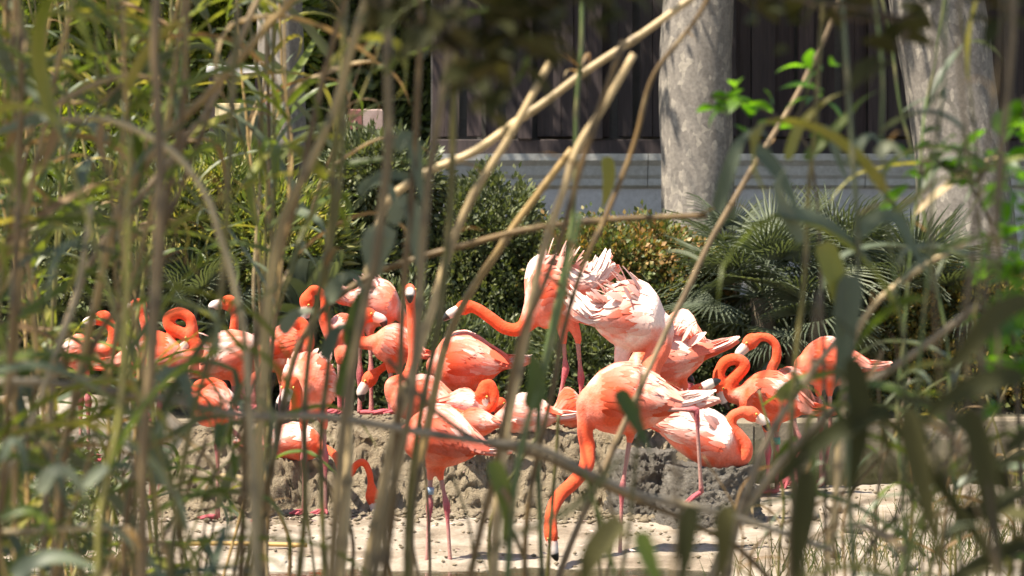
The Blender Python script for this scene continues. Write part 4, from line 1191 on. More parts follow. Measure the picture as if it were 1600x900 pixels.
def leaf_strip(C, w, roll=0.0, view=None, n=14, fold=0.25):
    """leaf blade along centre line C (m), max width w"""
    C = catmull(C, n)
    T = np.gradient(C, axis=0); T /= np.linalg.norm(T, axis=1)[:, None] + 1e-9
    ref = nrm(view if view is not None else (0.1, -0.75, 0.65))
    B = np.cross(T, ref); B /= np.linalg.norm(B, axis=1)[:, None] + 1e-6
    N = np.cross(B, T)
    ang = roll + np.linspace(-0.35, 0.35, n)
    B2 = B * np.cos(ang)[:, None] + N * np.sin(ang)[:, None]; N2 = np.cross(B2, T)
    t = np.linspace(0, 1, n)
    prof = np.interp(t, [0, 0.06, 0.25, 0.5, 0.8, 1], [0.55, 0.9, 1.0, 0.85, 0.42, 0.02])
    V = np.stack([C - B2 * (w * prof / 2)[:, None] + N2 * (w * prof * fold)[:, None], C, C + B2 * (w * prof / 2)[:, None] + N2 * (w * prof * fold)[:, None]], 1).reshape(-1, 3)
    fs = [(i * 3 + e, i * 3 + e + 1, i * 3 + 4 + e, i * 3 + 3 + e) for i in range(n - 1) for e in range(2)]
    return V, fs

# shared leaf shapes, growing along +X from the cane, drooping by different amounts
leaf_shapes = []
for (rise, bend, L, w) in [(0.5, 0.6, 0.5, 0.036), (0.7, 1.0, 0.55, 0.04), (0.35, 1.2, 0.48, 0.034), (0.9, 1.6, 0.6, 0.042), (0.2, 0.5, 0.4, 0.028),
                           (1.1, 2.2, 0.52, 0.038), (0.6, 1.9, 0.45, 0.04), (0.8, 0.4, 0.5, 0.03)]:
    C = []
    p = np.array((0.0, 0, 0)); a = rise
    for i in range(9):
        C.append(p.copy())
        p = p + np.array((math.cos(a), 0.12 * math.sin(i * 0.5 + L * 9), math.sin(a))) * L / 8
        a -= bend * (0.08 + 0.30 * (i / 8) if i != 4 else 0.55) * 1.0
    V, fs = leaf_strip(C, w, view=(0.0, 0.05, 1.0))
    leaf_shapes.append((V, fs))
leaf_meshes = {}
for mk in ('leaf_green', 'leaf_grey', 'leaf_dead', 'leaf_shade'):
    leaf_meshes[mk] = [make_mesh('leaf', V, fs, M[mk]) for V, fs in leaf_shapes]

TAN = (0.34, 0.225, 0.09); BROWN = (0.145, 0.088, 0.032); OLIVE = (0.115, 0.102, 0.025); PALE = (0.52, 0.385, 0.21); DARK = (0.07, 0.05, 0.025); GREEN = (0.09, 0.13, 0.04)  # DARK darkens stems for shade and backlight

def add_leaf(root, base, p, az, mk, scale, tilt=None):
    o = obj('leaf', random.choice(leaf_meshes[mk]), root, p - base)
    o.rotation_euler = (random.uniform(-0.5, 0.5), random.uniform(-0.5, 0.4) if tilt is None else tilt, az)
    o.scale = (scale,) * 3
    return o

def reed(label, pts, d, r_px, tint, leaves=0, mk='leaf_green', d2=None, ground=True, top=0.0, group='reed canes in front of the flamingos', xl=(), leaf_range=(0.0, 1.0), lscale=1.0, name='reed', stubs=3):
    """pts from the top down in photo pixels; extended to the ground below the frame"""
    n = len(pts)
    dd = np.linspace(d, d if d2 is None else d2, n)
    W = [at(x, y, k) for (x, y), k in zip(pts, dd)]
    if top > 0:
        t0 = nrm(W[0] - W[1])
        W = [W[0] + nrm(t0 + (0, 0, 0.3)) * top] + W
    if ground:
        t1 = nrm(W[-1] - W[-2])
        p = W[-1]
        gz = height(p[0], p[1]) - 0.03
        if p[2] > gz + 0.1:
            t1 = nrm(t1 + np.array((0, 0, -0.6)))
            if t1[2] > -0.3: t1[2] = -0.3
            k = (p[2] - gz) / -t1[2]
            W.append(p + t1 * k * 0.5 + np.array((0, 0, 0)))
            W.append(p + t1 * k)
    W = np.array(W)
    tot = np.linalg.norm(np.diff(W, axis=0), axis=1).sum()
    P = catmull(W, int(max(16, min(120, tot / 0.025))))[::-1]
    nj = max(3, int(tot / 0.17))           # slight change of direction at every joint
    wig = catmull(rng.normal(0, 1, (nj, 3)) * np.array((0.006, 0.006, 0.002)), len(P))
    wig[0] = 0
    P = P + wig
    base = P[0]
    root = empty(name, base, label, 'reed', group)
    me, rr = cane_mesh(P - base, 0.74 * r_px * d / F, tint)
    obj('cane', me, root)
    m = len(P)
    for i in range(leaves):
        t = leaf_range[0] + (leaf_range[1] - leaf_range[0]) * (i + random.random()) / max(leaves, 1)
        j = min(m - 1, int(m - 1 - t * (m - 1)))
        az = (math.pi if i % 2 else 0.0) + random.gauss(0, 0.7)
        if in_gap(P[j]): continue
        add_leaf(root, base, P[j], az, mk if random.random() < 0.75 else random.choice(['leaf_green', 'leaf_grey', 'leaf_dead']), lscale * random.uniform(0.55, 1.1))
    for i in range(stubs):                 # torn dry sheaths at the joints
        j = random.randrange(m // 4, m)
        if in_gap(P[j]): continue
        add_leaf(root, base, P[j], random.uniform(0, 6.28), random.choice(['leaf_dead', 'leaf_dead', 'leaf_grey']), random.uniform(0.18, 0.42))
    for (lp, w, lmk, roll) in xl:
        C = [at(q[0], q[1], d + (q[2] if len(q) > 2 else 0)) - base for q in lp]
        V, fs = leaf_strip(C, w * d / F, roll)
        obj('leaf', make_mesh('leaf', V, fs, M[lmk]), root)
    return root

# canes that can be told apart in the photograph
reed('pale straight cane leaning from the top centre down to lower left', [(868, 78), (800, 210), (745, 300), (700, 400), (668, 490), (640, 580), (606, 700)], 6.2, 11.5, PALE, 0)
reed('tan cane slanting from the top right of centre toward the far left', [(1085, -5), (1020, 40), (960, 82), (880, 140), (810, 186), (740, 240), (655, 275), (600, 330), (560, 480), (545, 640)], 6.6, 11.5, PALE, 0)
reed('tan cane crossing in front of the coping, ending over the stretched neck', [(985, 85), (940, 170), (905, 230), (884, 300), (852, 395), (828, 490), (806, 600), (780, 760), (770, 900)], 6.0, 11.5, PALE, 0)
reed('tan cane between the two brightest slanting ones, above the stretched neck', [(892, 232), (832, 318), (775, 395), (735, 460), (695, 555), (660, 700), (640, 900)], 6.8, 11, TAN, 0)
reed('brown cane lying almost level across the orange-tipped shrub', [(1105, 338), (960, 342), (850, 355), (740, 380), (655, 402), (560, 440), (480, 520), (430, 700)], 6.5, 9, BROWN, 0)
reed('long thin straight cane slanting past the white fluffed flamingo', [(1262, 108), (1180, 260), (1100, 400), (1050, 500), (1005, 600), (950, 715), (880, 880)], 7.0, 7.5, (0.24, 0.17, 0.10), 0, top=0.5)
reed('dark brown thin cane left of the slim plane trunk', [(1090, 20), (1020, 120), (985, 240), (945, 340), (905, 430), (870, 560), (840, 720), (825, 900)], 6.2, 7, BROWN, 0, top=0.3)
reed('thick weathered cane leaning up to the right with a broken end', [(1530, 477), (1440, 540), (1370, 590), (1290, 655), (1210, 740), (1150, 830), (1110, 920)], 5.6, 11.5, (0.27, 0.21, 0.13), 0)
reed('short pale snapped cane at right beneath the leaning trunk', [(1500, 382), (1440, 418), (1368, 478), (1330, 560), (1310, 700)], 6.0, 9.5, PALE, 0)
reed('cane with pale cut tip in front of the rightmost flamingo', [(1318, 520), (1270, 582), (1215, 665), (1172, 760), (1140, 860)], 5.6, 11, (0.26, 0.20, 0.13), 0,
     xl=[([(1215, 625), (1250, 600), (1290, 588), (1330, 578)], 30, 'leaf_green', 0.3)])
reed('grey cane lying across the lower middle below the resting birds', [(1300, 862), (1190, 822), (1100, 795), (1000, 772), (920, 738), (840, 700), (760, 690), (640, 672), (520, 655), (420, 652), (330, 640), (230, 618), (110, 604), (-20, 600), (-140, 640)], 5.2, 11, (0.25, 0.21, 0.15), 0)
reed('brown cane slanting down right in front of the foraging neck', [(600, 560), (680, 640), (760, 690), (860, 716), (960, 765), (1080, 820), (1200, 900)], 5.6, 8, BROWN, 0)
reed('tall thick brown cane rising the whole height at left', [(252, -30), (248, 150), (244, 350), (238, 550), (230, 720), (222, 920)], 4.6, 12, (0.16, 0.11, 0.055), 3, top=0.9)  # here and on other upright canes, darker tint stands in for backlight
reed('second tall brown cane just left of the thick one', [(300, -30), (285, 150), (262, 350), (238, 520), (205, 760), (195, 920)], 5.2, 9, BROWN, 2, top=0.8)
reed('brown cane in front of the facing flamingo at left', [(470, 300), (432, 420), (402, 540), (390, 660), (385, 770), (374, 920)], 5.3, 9, BROWN, 1, top=0.6)
reed('olive cane rising past the low nest shelf', [(515, 330), (500, 480), (482, 640), (474, 760), (466, 920)], 5.6, 8.5, OLIVE, 1, top=0.8)
reed('thick dark cane rooted under the small arched neck', [(590, 300), (572, 470), (552, 620), (536, 760), (522, 920)], 4.6, 12.5, (0.13, 0.095, 0.045), 1, top=0.9)
reed('dark cane standing before the round pink flamingo', [(700, 40), (688, 220), (676, 400), (652, 560), (622, 740), (588, 920)], 5.0, 11, (0.16, 0.12, 0.06), 1, top=0.6)
reed('olive brown cane crossing the front flamingo', [(705, 300), (690, 440), (668, 590), (650, 740), (640, 920)], 5.4, 9.5, OLIVE, 0, top=1.1)
reed('brown cane to the right of the front flamingo legs', [(868, 420), (830, 520), (800, 620), (772, 730), (738, 920)], 5.3, 9.5, BROWN, 0, top=0.5)
reed('dark green stem at the middle with one leaf below', [(852, 560), (826, 650), (806, 760), (796, 920)], 5.0, 10, GREEN, 0, top=0.3,
     xl=[([(770, 720), (785, 770), (792, 810), (782, 860)], 30, 'leaf_green', 0.1), ([(830, 640), (838, 610), (836, 580), (830, 540)], 34, 'leaf_green', 0.2)])
reed('green stem crossing the coping above the centre', [(908, 20), (905, 130), (900, 230), (890, 330), (872, 450), (850, 620), (846, 900)], 6.4, 6.5, GREEN, 0, top=0.5,
     xl=[([(948, 245), (950, 280), (945, 310), (940, 330)], 22, 'leaf_green', 0.2)])
reed('yellow tan cane slanting through the upper left middle', [(530, 140), (505, 200), (472, 275), (440, 350), (420, 450), (410, 560), (405, 760)], 5.2, 12, (0.40, 0.30, 0.14), 1, top=0.7)
reed('tan cane slanting from the top edge down left over the arched one', [(455, -5), (410, 40), (345, 125), (290, 190), (235, 262), (190, 330), (150, 440), (120, 600)], 5.3, 11, TAN, 2, top=0.4)
reed('second tan cane parallel below the slanting one at upper left', [(345, 130), (300, 205), (240, 290), (195, 345), (150, 420), (100, 560), (80, 720)], 5.8, 9, (0.30, 0.22, 0.13), 2, top=0.6)
reed('arched pale cane bent over at the upper left', [(92, 186), (130, 182), (175, 186), (235, 212), (290, 255), (330, 305), (350, 345), (380, 450), (390, 620)], 4.9, 10, (0.42, 0.34, 0.20), 0,
     xl=[([(95, 185), (60, 190), (25, 198), (-20, 212)], 24, 'leaf_grey', 0.2), ([(98, 188), (85, 215), (72, 245), (62, 275)], 20, 'leaf_dead', 0.3), ([(160, 190), (155, 230), (165, 260), (185, 300)], 14, 'leaf_dead', 0.4)])
reed('pale straight cane leaning at the lower left edge', [(112, 470), (85, 560), (58, 640), (30, 715), (5, 790)], 5.0, 9, (0.38, 0.31, 0.20), 0, top=0.2)
reed('short level cane low at the left edge', [(215, 830), (150, 826), (60, 828), (-30, 832), (-120, 870)], 4.9, 8, (0.34, 0.27, 0.15), 0)
reed('brown cane with drooping pale leaves left of the centre', [(650, 160), (645, 280), (640, 420), (632, 580), (610, 760), (600, 920)], 5.4, 9, BROWN, 0, top=0.8,
     xl=[([(620, 235), (636, 214), (646, 230), (652, 275), (660, 330)], 26, 'leaf_grey', 0.15), ([(612, 350), (632, 318), (645, 340), (648, 390), (655, 440)], 30, 'leaf_grey', 0.2),
         ([(585, 430), (580, 385), (592, 362), (606, 372), (580, 440)], 34, 'leaf_grey', 0.1), ([(640, 280), (600, 275), (575, 290), (560, 320)], 20, 'leaf_grey', 0.3)])
reed('olive stem with a drooping grey leaf near the two left heads', [(540, 60), (530, 250), (515, 420), (512, 600), (500, 900)], 6.0, 7, OLIVE, 2, top=0.6,
     xl=[([(440, 520), (465, 495), (490, 490), (505, 510)], 26, 'leaf_grey', 0.2), ([(545, 540), (560, 480), (580, 450), (602, 470)], 26, 'leaf_green', 0.2), ([(530, 620), (548, 560), (560, 500), (556, 450)], 24, 'leaf_green', 0.3), ([(512, 470), (535, 440), (555, 435), (566, 460)], 28, 'leaf_grey', 0.1), ([(506, 560), (528, 520), (545, 515), (552, 545)], 24, 'leaf_grey', 0.2), ([(560, 300), (590, 285), (610, 300), (620, 340)], 22, 'leaf_grey', 0.2)])
reed('cane with looping bent leaves in front of the left sitting bird', [(330, 420), (310, 560), (285, 700), (270, 920)], 4.9, 9, OLIVE, 1, top=0.6,
     xl=[([(245, 598), (262, 584), (284, 590), (296, 625), (300, 670)], 24, 'leaf_grey', 0.1), ([(250, 760), (248, 700), (258, 655), (275, 640)], 26, 'leaf_grey', 0.2),
         ([(215, 780), (240, 700), (268, 640), (300, 600)], 14, 'leaf_green', 0.3)])
reed('yellowing stem with curled leaves at the lower left', [(190, 560), (180, 680), (160, 800), (150, 920)], 4.5, 9, (0.26, 0.24, 0.06), 1, top=0.4,
     xl=[([(130, 760), (165, 735), (195, 728), (212, 750)], 22, 'leaf_grey', 0.1), ([(60, 770), (85, 740), (110, 745), (140, 790)], 28, 'leaf_grey', 0.2), ([(20, 900), (70, 875), (120, 880), (175, 905)], 30, 'leaf_grey', 0.1),
         ([(0, 720), (20, 690), (35, 710), (40, 760)], 18, 'leaf_grey', 0.2), ([(0, 810), (40, 800), (70, 815), (95, 850)], 18, 'leaf_green', 0.2)])
reed('grey cane lying level just left of the pale leaning one', [(330, 640), (230, 600), (120, 590), (20, 560), (-60, 540), (-150, 600)], 5.1, 8, (0.25, 0.20, 0.13), 0)
reed('brown cane slanting over the far left flamingo', [(210, 440), (160, 520), (120, 620), (95, 760), (80, 920)], 5.3, 9, BROWN, 2, top=0.4)
reed('thin tan cane left of the slanting pair at the top', [(120, -20), (92, 90), (70, 190), (45, 300), (30, 480), (25, 800)], 5.4, 8, TAN, 3, top=0.4)
reed('cane with leaves at the extreme left edge', [(20, -20), (30, 150), (20, 400), (5, 640), (-10, 920)], 4.8, 9, BROWN, 4, top=0.5)
# right-hand stems and blades
reed('stem with long drooping grey blades before the broad trunk', [(1275, 150), (1265, 300), (1250, 480), (1245, 700), (1250, 920)], 5.4, 7, OLIVE, 0, top=0.3,
     xl=[([(1120, 330), (1138, 270), (1160, 220), (1190, 205), (1205, 240)], 24, 'leaf_grey', 0.1), ([(1175, 230), (1205, 262), (1235, 310), (1250, 350)], 30, 'leaf_grey', 0.15),
         ([(1280, 200), (1298, 215), (1308, 250), (1330, 300)], 20, 'leaf_grey', 0.2), ([(1258, 250), (1310, 200), (1345, 160), (1375, 140)], 20, 'leaf_green', 0.3),
         ([(1230, 250), (1250, 200), (1290, 160), (1330, 140)], 18, 'leaf_green', 0.3), ([(1325, 260), (1345, 225), (1365, 215), (1380, 240)], 22, 'leaf_grey', 0.2)])
reed('stem carrying a sharply folded pale blade at right', [(1330, 300), (1335, 420), (1330, 600), (1325, 760), (1330, 920)], 5.0, 8, (0.08, 0.10, 0.05), 0, top=0.4,
     xl=[([(1370, 245), (1390, 230), (1408, 248), (1412, 262)], 22, 'leaf_grey', 0.1), ([(1335, 370), (1370, 345), (1400, 345), (1425, 390), (1460, 450)], 30, 'leaf_grey', 0.15),
         ([(1210, 330), (1280, 350), (1340, 390), (1370, 430)], 34, 'leaf_grey', 0.3), ([(1285, 380), (1300, 430), (1310, 480), (1318, 530)], 40, 'leaf_green', 0.1),
         ([(1330, 430), (1318, 500), (1312, 560), (1300, 620)], 44, 'leaf_grey', 0.3), ([(1250, 380), (1225, 330), (1215, 290), (1230, 260)], 26, 'leaf_grey', 0.2)])
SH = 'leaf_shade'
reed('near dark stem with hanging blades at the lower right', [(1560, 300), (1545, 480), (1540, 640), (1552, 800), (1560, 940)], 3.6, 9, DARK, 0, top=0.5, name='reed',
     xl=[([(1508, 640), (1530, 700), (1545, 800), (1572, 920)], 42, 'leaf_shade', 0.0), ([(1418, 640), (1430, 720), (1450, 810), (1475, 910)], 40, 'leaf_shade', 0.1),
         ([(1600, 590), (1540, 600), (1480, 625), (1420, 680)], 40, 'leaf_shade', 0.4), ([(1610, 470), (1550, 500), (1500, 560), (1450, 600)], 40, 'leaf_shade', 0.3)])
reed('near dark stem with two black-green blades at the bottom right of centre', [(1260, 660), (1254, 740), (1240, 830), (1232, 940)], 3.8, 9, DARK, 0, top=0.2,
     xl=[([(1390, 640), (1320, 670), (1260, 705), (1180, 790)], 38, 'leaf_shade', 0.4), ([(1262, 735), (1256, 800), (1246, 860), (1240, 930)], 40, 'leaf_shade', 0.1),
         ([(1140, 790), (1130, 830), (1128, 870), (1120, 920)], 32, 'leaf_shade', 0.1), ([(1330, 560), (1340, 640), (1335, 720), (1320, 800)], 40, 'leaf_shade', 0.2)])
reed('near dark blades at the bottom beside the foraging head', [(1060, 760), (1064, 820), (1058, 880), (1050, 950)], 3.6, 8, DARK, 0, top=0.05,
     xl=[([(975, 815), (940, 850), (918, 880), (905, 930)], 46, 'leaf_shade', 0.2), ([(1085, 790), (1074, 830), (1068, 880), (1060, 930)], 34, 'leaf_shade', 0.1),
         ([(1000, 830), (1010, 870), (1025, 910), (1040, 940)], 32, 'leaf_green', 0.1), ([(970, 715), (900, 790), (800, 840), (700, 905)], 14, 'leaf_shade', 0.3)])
reed('grass-thin dark stalk slanting up behind the near blades', [(1560, 640), (1480, 720), (1400, 800), (1330, 900)], 5.8, 4.5, DARK, 2, lscale=0.5)
reed('green stem with bent blade before the sitting bird', [(1000, 640), (990, 720), (975, 820), (962, 930)], 5.0, 6, OLIVE, 0, top=0.1,
     xl=[([(965, 610), (980, 640), (1000, 680), (1020, 715)], 30, 'leaf_green', 0.2), ([(960, 900), (940, 820), (920, 760), (905, 720)], 10, 'leaf_green', 0.3)])

# the dense stand at the left and the thinner one in the middle, filled in
def filler(n, x0, x1, d0, d1, leaves, labels, lean=60, mks=('leaf_green', 'leaf_grey', 'leaf_dead'), rpx=(5, 9), tints=(TAN, BROWN, OLIVE, BROWN, (0.28, 0.21, 0.12)), lr=(0.0, 0.75), topm=(0.9, 1.8), group=None):
    done = 0
    for i in range(n * 6):
        if done >= n: break
        d = random.uniform(d0, d1)
        xb = random.uniform(x0, x1); sl = random.gauss(0, lean)
        xt = xb + sl + random.choice([-1, 1, 0.5]) * random.uniform(0, lean * 1.4)
        bend = random.gauss(0, 25)
        pts = [(xt, -30), (xt * 0.7 + xb * 0.3 + bend, 270), (xt * 0.3 + xb * 0.7 + bend, 600), (xb, 920)]
        blocked = False
        for (gx0, gy0, gx1, gy1) in GAPS:
            for gy in (gy0, (gy0 + gy1) / 2, gy1):
                gx = np.interp(gy, [p[1] for p in pts], [p[0] for p in pts])
                if gx0 - 10 < gx < gx1 + 10: blocked = True
        if blocked: continue
        done += 1
        reed(labels, pts, d, random.uniform(*rpx), random.choice(tints), random.randint(*leaves), random.choice(mks), top=random.uniform(*topm), leaf_range=lr, group=group)
YG = (0.20, 0.19, 0.05)
filler(34, -60, 330, 4.6, 7.6, (22, 30), 'leafy cane in the crowded reed stand at the left', lean=160, rpx=(2.6, 5.0), mks=('leaf_green', 'leaf_green', 'leaf_grey'), tints=(TAN, BROWN, OLIVE, YG), lr=(0.0, 0.88), group='crowded reeds at left')
filler(18, -40, 420, 8.0, 10.2, (12, 17), 'thin leafy reed further back in the left stand', lean=100, rpx=(2.5, 4.5), mks=('leaf_green', 'leaf_green', 'leaf_grey'), tints=(TAN, OLIVE, YG), lr=(0.0, 0.85), group='farther reeds at left')
filler(14, 340, 660, 5.4, 8.5, (9, 14), 'leafy cane in the thinner reeds left of the centre', lean=60, lr=(0.0, 0.6), rpx=(3, 5), mks=('leaf_green', 'leaf_grey'), group='thinner reeds left of centre')
filler(6, 1400, 1680, 4.6, 6.5, (8, 11), 'leafy green stem in the reeds at the right edge', lean=50, mks=('leaf_green', 'leaf_grey'), tints=(OLIVE, GREEN), lr=(0.45, 0.85), rpx=(3, 4.5), group='reeds at right edge')
filler(4, 1460, 1720, 3.7, 4.5, (11, 14), 'near dark leafy stem hanging over the right edge', lean=60, mks=('leaf_shade',), tints=(DARK,), lr=(0.45, 0.85), rpx=(4, 6), topm=(0.1, 0.3), group='near dark stems at right edge')
def beside(x, marks):
    return min(marks, key=lambda q: abs(q[0] - x))[1]
low_marks = [(335, 'below the one-legged left flamingo'), (480, 'below the low nest shelf'), (590, 'beside the small arched neck'), (690, 'in front of the banded pink legs'), (800, 'between the front flamingo and the foraging neck'), (900, 'at the foraging flamingo head'), (990, 'right of the foraging flamingo head')]
# short leafless stalks standing along the bottom edge
for i in range(16):
    x0 = 250 + 48 * i + random.uniform(-18, 18); d = random.uniform(6.0, 9.5); yt = random.uniform(640, 800)
    w_ = beside(x0, low_marks)
    reed('short bare brown stalk ' + w_, [(x0 + random.gauss(0, 35), yt), (x0, (yt + 930) / 2), (x0 + random.gauss(0, 8), 930)], d, random.uniform(3.5, 6), random.choice((BROWN, OLIVE, DARK)), 0, group='short stalks ' + w_, stubs=1)
right_marks = [(1180, 'below the grey nest'), (1290, 'below the rightmost flamingo legs'), (1400, 'between the hanging dark blades'), (1520, 'right of the hanging dark blades'), (1620, 'in the very corner')]
for i in range(22):
    x0 = 1150 + 22 * i + random.uniform(-12, 12); d = random.uniform(5.5, 9.5); yt = random.uniform(580, 780)
    w_ = beside(x0, right_marks)
    reed('thin dry stalk at lower right ' + w_, [(x0 + random.gauss(60, 60), yt), (x0 + 10, (yt + 930) / 2), (x0, 930)], d, random.uniform(2.5, 4.5), random.choice((BROWN, OLIVE, DARK)), random.randint(2, 4), random.choice(('leaf_dead', 'leaf_green', 'leaf_grey')), group='dry stalks ' + w_, stubs=1, lscale=0.7)

# broad-leaved sapling sprays close at the right and a shaded overhang at the top
def broad_leaf(L, w):
    C = [(0, 0, 0), (L * 0.4, 0, L * 0.06), (L * 0.75, 0, L * 0.02), (L, 0, -L * 0.08)]
    C = catmull(C, 8); t = np.linspace(0, 1, 8)
    pr = np.interp(t, [0, 0.15, 0.4, 0.7, 1], [0.05, 0.6, 1, 0.75, 0.02])
    V = np.stack([C + np.stack([0 * t, -w * pr / 2, w * pr * 0.15], 1), C, C + np.stack([0 * t, w * pr / 2, w * pr * 0.15], 1)], 1).reshape(-1, 3)
    return V, [(i * 3 + e, i * 3 + e + 1, i * 3 + 4 + e, i * 3 + 3 + e) for i in range(7) for e in range(2)]
bl = {k: [make_mesh('leaf', *broad_leaf(L, w), M[k]) for L, w in ((0.07, 0.035), (0.09, 0.04), (0.055, 0.03))] for k in ('leaf_broad', 'leaf_shade')}
def spray(name, label, cat, stem_px, d, clusters, mk, scale=1.0, r=0.007, group=None):
    """stem along stem_px (top last) with leaves bunched round the cluster points (px, py, spread_px, count)"""
    W = [at(x, y, d) for x, y in stem_px]
    p = W[0]; gz = height(p[0], p[1])
    if name == 'sapling' and p[2] > gz: W = [np.array((p[0], p[1], gz - 0.03))] + W
    root = empty(name, W[0], label, cat, group)
    base = W[0]
    P = catmull(W, 40)
    V, fs = tube(P - base, np.linspace(r, r * 0.4, 40), 7)
    obj('stem', make_mesh('stem', V, fs, M['twig']), root)
    m = d / F
    for (cx, cy, sp, cnt) in clusters:
        c = at(cx, cy, d)
        j = np.argmin(np.linalg.norm(P - c, axis=1))
        V, fs = tube(catmull([P[j] - base, (P[j] + c) / 2 - base + rng.normal(0, 0.01, 3), c - base], 8), np.linspace(r * 0.5, r * 0.25, 8), 5)
        obj('twig', make_mesh('twig', V, fs, M['twig']), root)
        for q in range(cnt):
            o = obj('leaf', random.choice(bl[mk]), root, c - base + rng.normal(0, 1, 3) * sp * m * np.array((0.55, 0.5, 0.5)))
            o.rotation_euler = (random.uniform(-0.9, 0.9), random.uniform(-0.5, 0.9), random.uniform(0, 6.28))
            s = scale * random.uniform(0.7, 1.25); o.scale = (s, s, s)
spray('sapling', 'thin sapling with a spray of bright green leaves before the slim trunk', 'sapling', [(1290, 900), (1285, 500), (1265, 240), (1190, 170), (1110, 150)], 6.0,
      [(1110, 165, 26, 6), (1145, 158, 28, 8), (1180, 165, 30, 8), (1270, 105, 28, 6), (1285, 150, 22, 4), (1265, 200, 20, 3)], 'leaf_broad')
spray('sapling', 'sapling with lit leaves in front of the broad leaning trunk', 'sapling', [(1600, 900), (1580, 500), (1540, 330), (1490, 265), (1440, 250)], 5.8,
      [(1440, 265, 28, 7), (1470, 240, 30, 9), (1480, 280, 26, 6), (1560, 250, 34, 8), (1590, 200, 34, 9), (1575, 290, 34, 8), (1590, 370, 40, 12), (1560, 430, 40, 10), (1540, 490, 36, 8), (1590, 500, 36, 10), (1535, 370, 26, 5)], 'leaf_broad', r=0.009)
spray('sapling', 'leafy sapling at the right edge in half shade', 'sapling', [(1650, 900), (1640, 500), (1620, 300), (1600, 150)], 5.0,
      [(1600, 180, 36, 8), (1600, 300, 40, 10), (1580, 420, 44, 12), (1600, 520, 44, 12), (1560, 560, 40, 8), (1600, 640, 40, 6)], 'leaf_broad', r=0.009)
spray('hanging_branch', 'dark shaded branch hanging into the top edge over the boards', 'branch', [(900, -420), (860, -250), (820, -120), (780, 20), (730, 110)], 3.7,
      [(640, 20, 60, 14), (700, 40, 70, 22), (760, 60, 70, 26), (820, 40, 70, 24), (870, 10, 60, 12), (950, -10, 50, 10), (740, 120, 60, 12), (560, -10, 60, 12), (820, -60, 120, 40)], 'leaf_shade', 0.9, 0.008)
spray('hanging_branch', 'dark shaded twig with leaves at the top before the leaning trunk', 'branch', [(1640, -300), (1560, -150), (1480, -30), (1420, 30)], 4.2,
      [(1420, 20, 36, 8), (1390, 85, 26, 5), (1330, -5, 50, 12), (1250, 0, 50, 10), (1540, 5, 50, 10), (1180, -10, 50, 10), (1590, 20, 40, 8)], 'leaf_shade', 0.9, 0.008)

# unseen tree added on the near bank; crown lobes placed to shade the reeds
nt_base = np.array((-3.9, 4.6, height(-3.9, 4.6) - 0.05))
big_trunk('shade_tree', 'unseen tree added on the near bank to shade the reeds, outside the frame', [nt_base, nt_base + (0.05, 0.1, 1.2), nt_base + (0.2, 0.3, 2.6), nt_base + (0.5, 0.6, 3.8)],
          [0.2, 0.17, 0.15, 0.12], 0.3, [(-3.0, 4.4, 5.2, 1.0, 1.0, 0.6), (-1.9, 4.0, 5.2, 1.2, 1.0, 0.7), (-0.7, 3.9, 5.0, 1.1, 1.1, 0.6), (-0.8, 3.0, 4.9, 1.0, 0.8, 0.6), (0.1, 2.9, 5.1, 0.9, 0.8, 0.6)], 21.0, M['f_dark'], leaf=0.09, nclump=420)

# ------------------------------------------------------------------ stones, grass and litter
stone_meshes = []
for q in range(5):
    V, fs = [], []
    k, rows = 14, 9
    for i in range(rows):
        th = math.pi * i / (rows - 1)
        for j in range(k):
            a = 2 * math.pi * j / k
            v = Vector((math.sin(th) * math.cos(a), math.sin(th) * math.sin(a) * 0.8, math.cos(th) * 0.62))
            v *= 1 + 0.22 * mnoise.fractal(v * 1.6 + Vector((q * 7, 0, 0)), 1, 2, 3)
            V.append(v)
    fs = [(i * k + j, i * k + (j + 1) % k, (i + 1) * k + (j + 1) % k, (i + 1) * k + j) for i in range(rows - 1) for j in range(k)]
    stone_meshes.append(make_mesh('stone', V, fs, M['stone']))
def stone(px, py, w_px, label, group):
    d = F * CAM_Z / (py - 403.0)
    for _ in range(3):
        x = at(px, py, d)[0]
        d = F * (CAM_Z - max(height(x, d), 0)) / (py - 403.0)
    x = at(px, py, d)[0]
    o = obj('stone', random.choice(stone_meshes), None, (x, d, max(height(x, d), -0.02) + 0.15 * w_px * d / F))
    s = w_px * d / F * 0.5
    o.scale = (s, s, s * random.uniform(0.7, 1)); o.rotation_euler = (random.uniform(-.3, .3), random.uniform(-.3, .3), random.uniform(0, 6))
    tag(o, label, 'stone', group)
for (px, py, w) in [(1262, 812, 44), (1305, 800, 36), (1330, 832, 34), (1238, 846, 30), (1388, 840, 40), (1460, 862, 42), (1500, 830, 30), (1590, 862, 50), (1300, 868, 38), (1420, 890, 36), (1530, 886, 40)]:
    w_ = beside(px, right_marks)
    stone(px, py, w, 'mud-coloured stone at lower right ' + w_, 'stones ' + w_)
for (px, py, w) in [(105, 690, 60), (165, 675, 56), (60, 720, 60), (130, 745, 64), (200, 720, 50), (90, 790, 60), (215, 800, 48), (190, 760, 46), (235, 860, 44), (240, 770, 34), (150, 850, 50)]:
    stone(px, py, w, 'rough grey stone in the shadows behind the left reeds', 'stones at lower left')

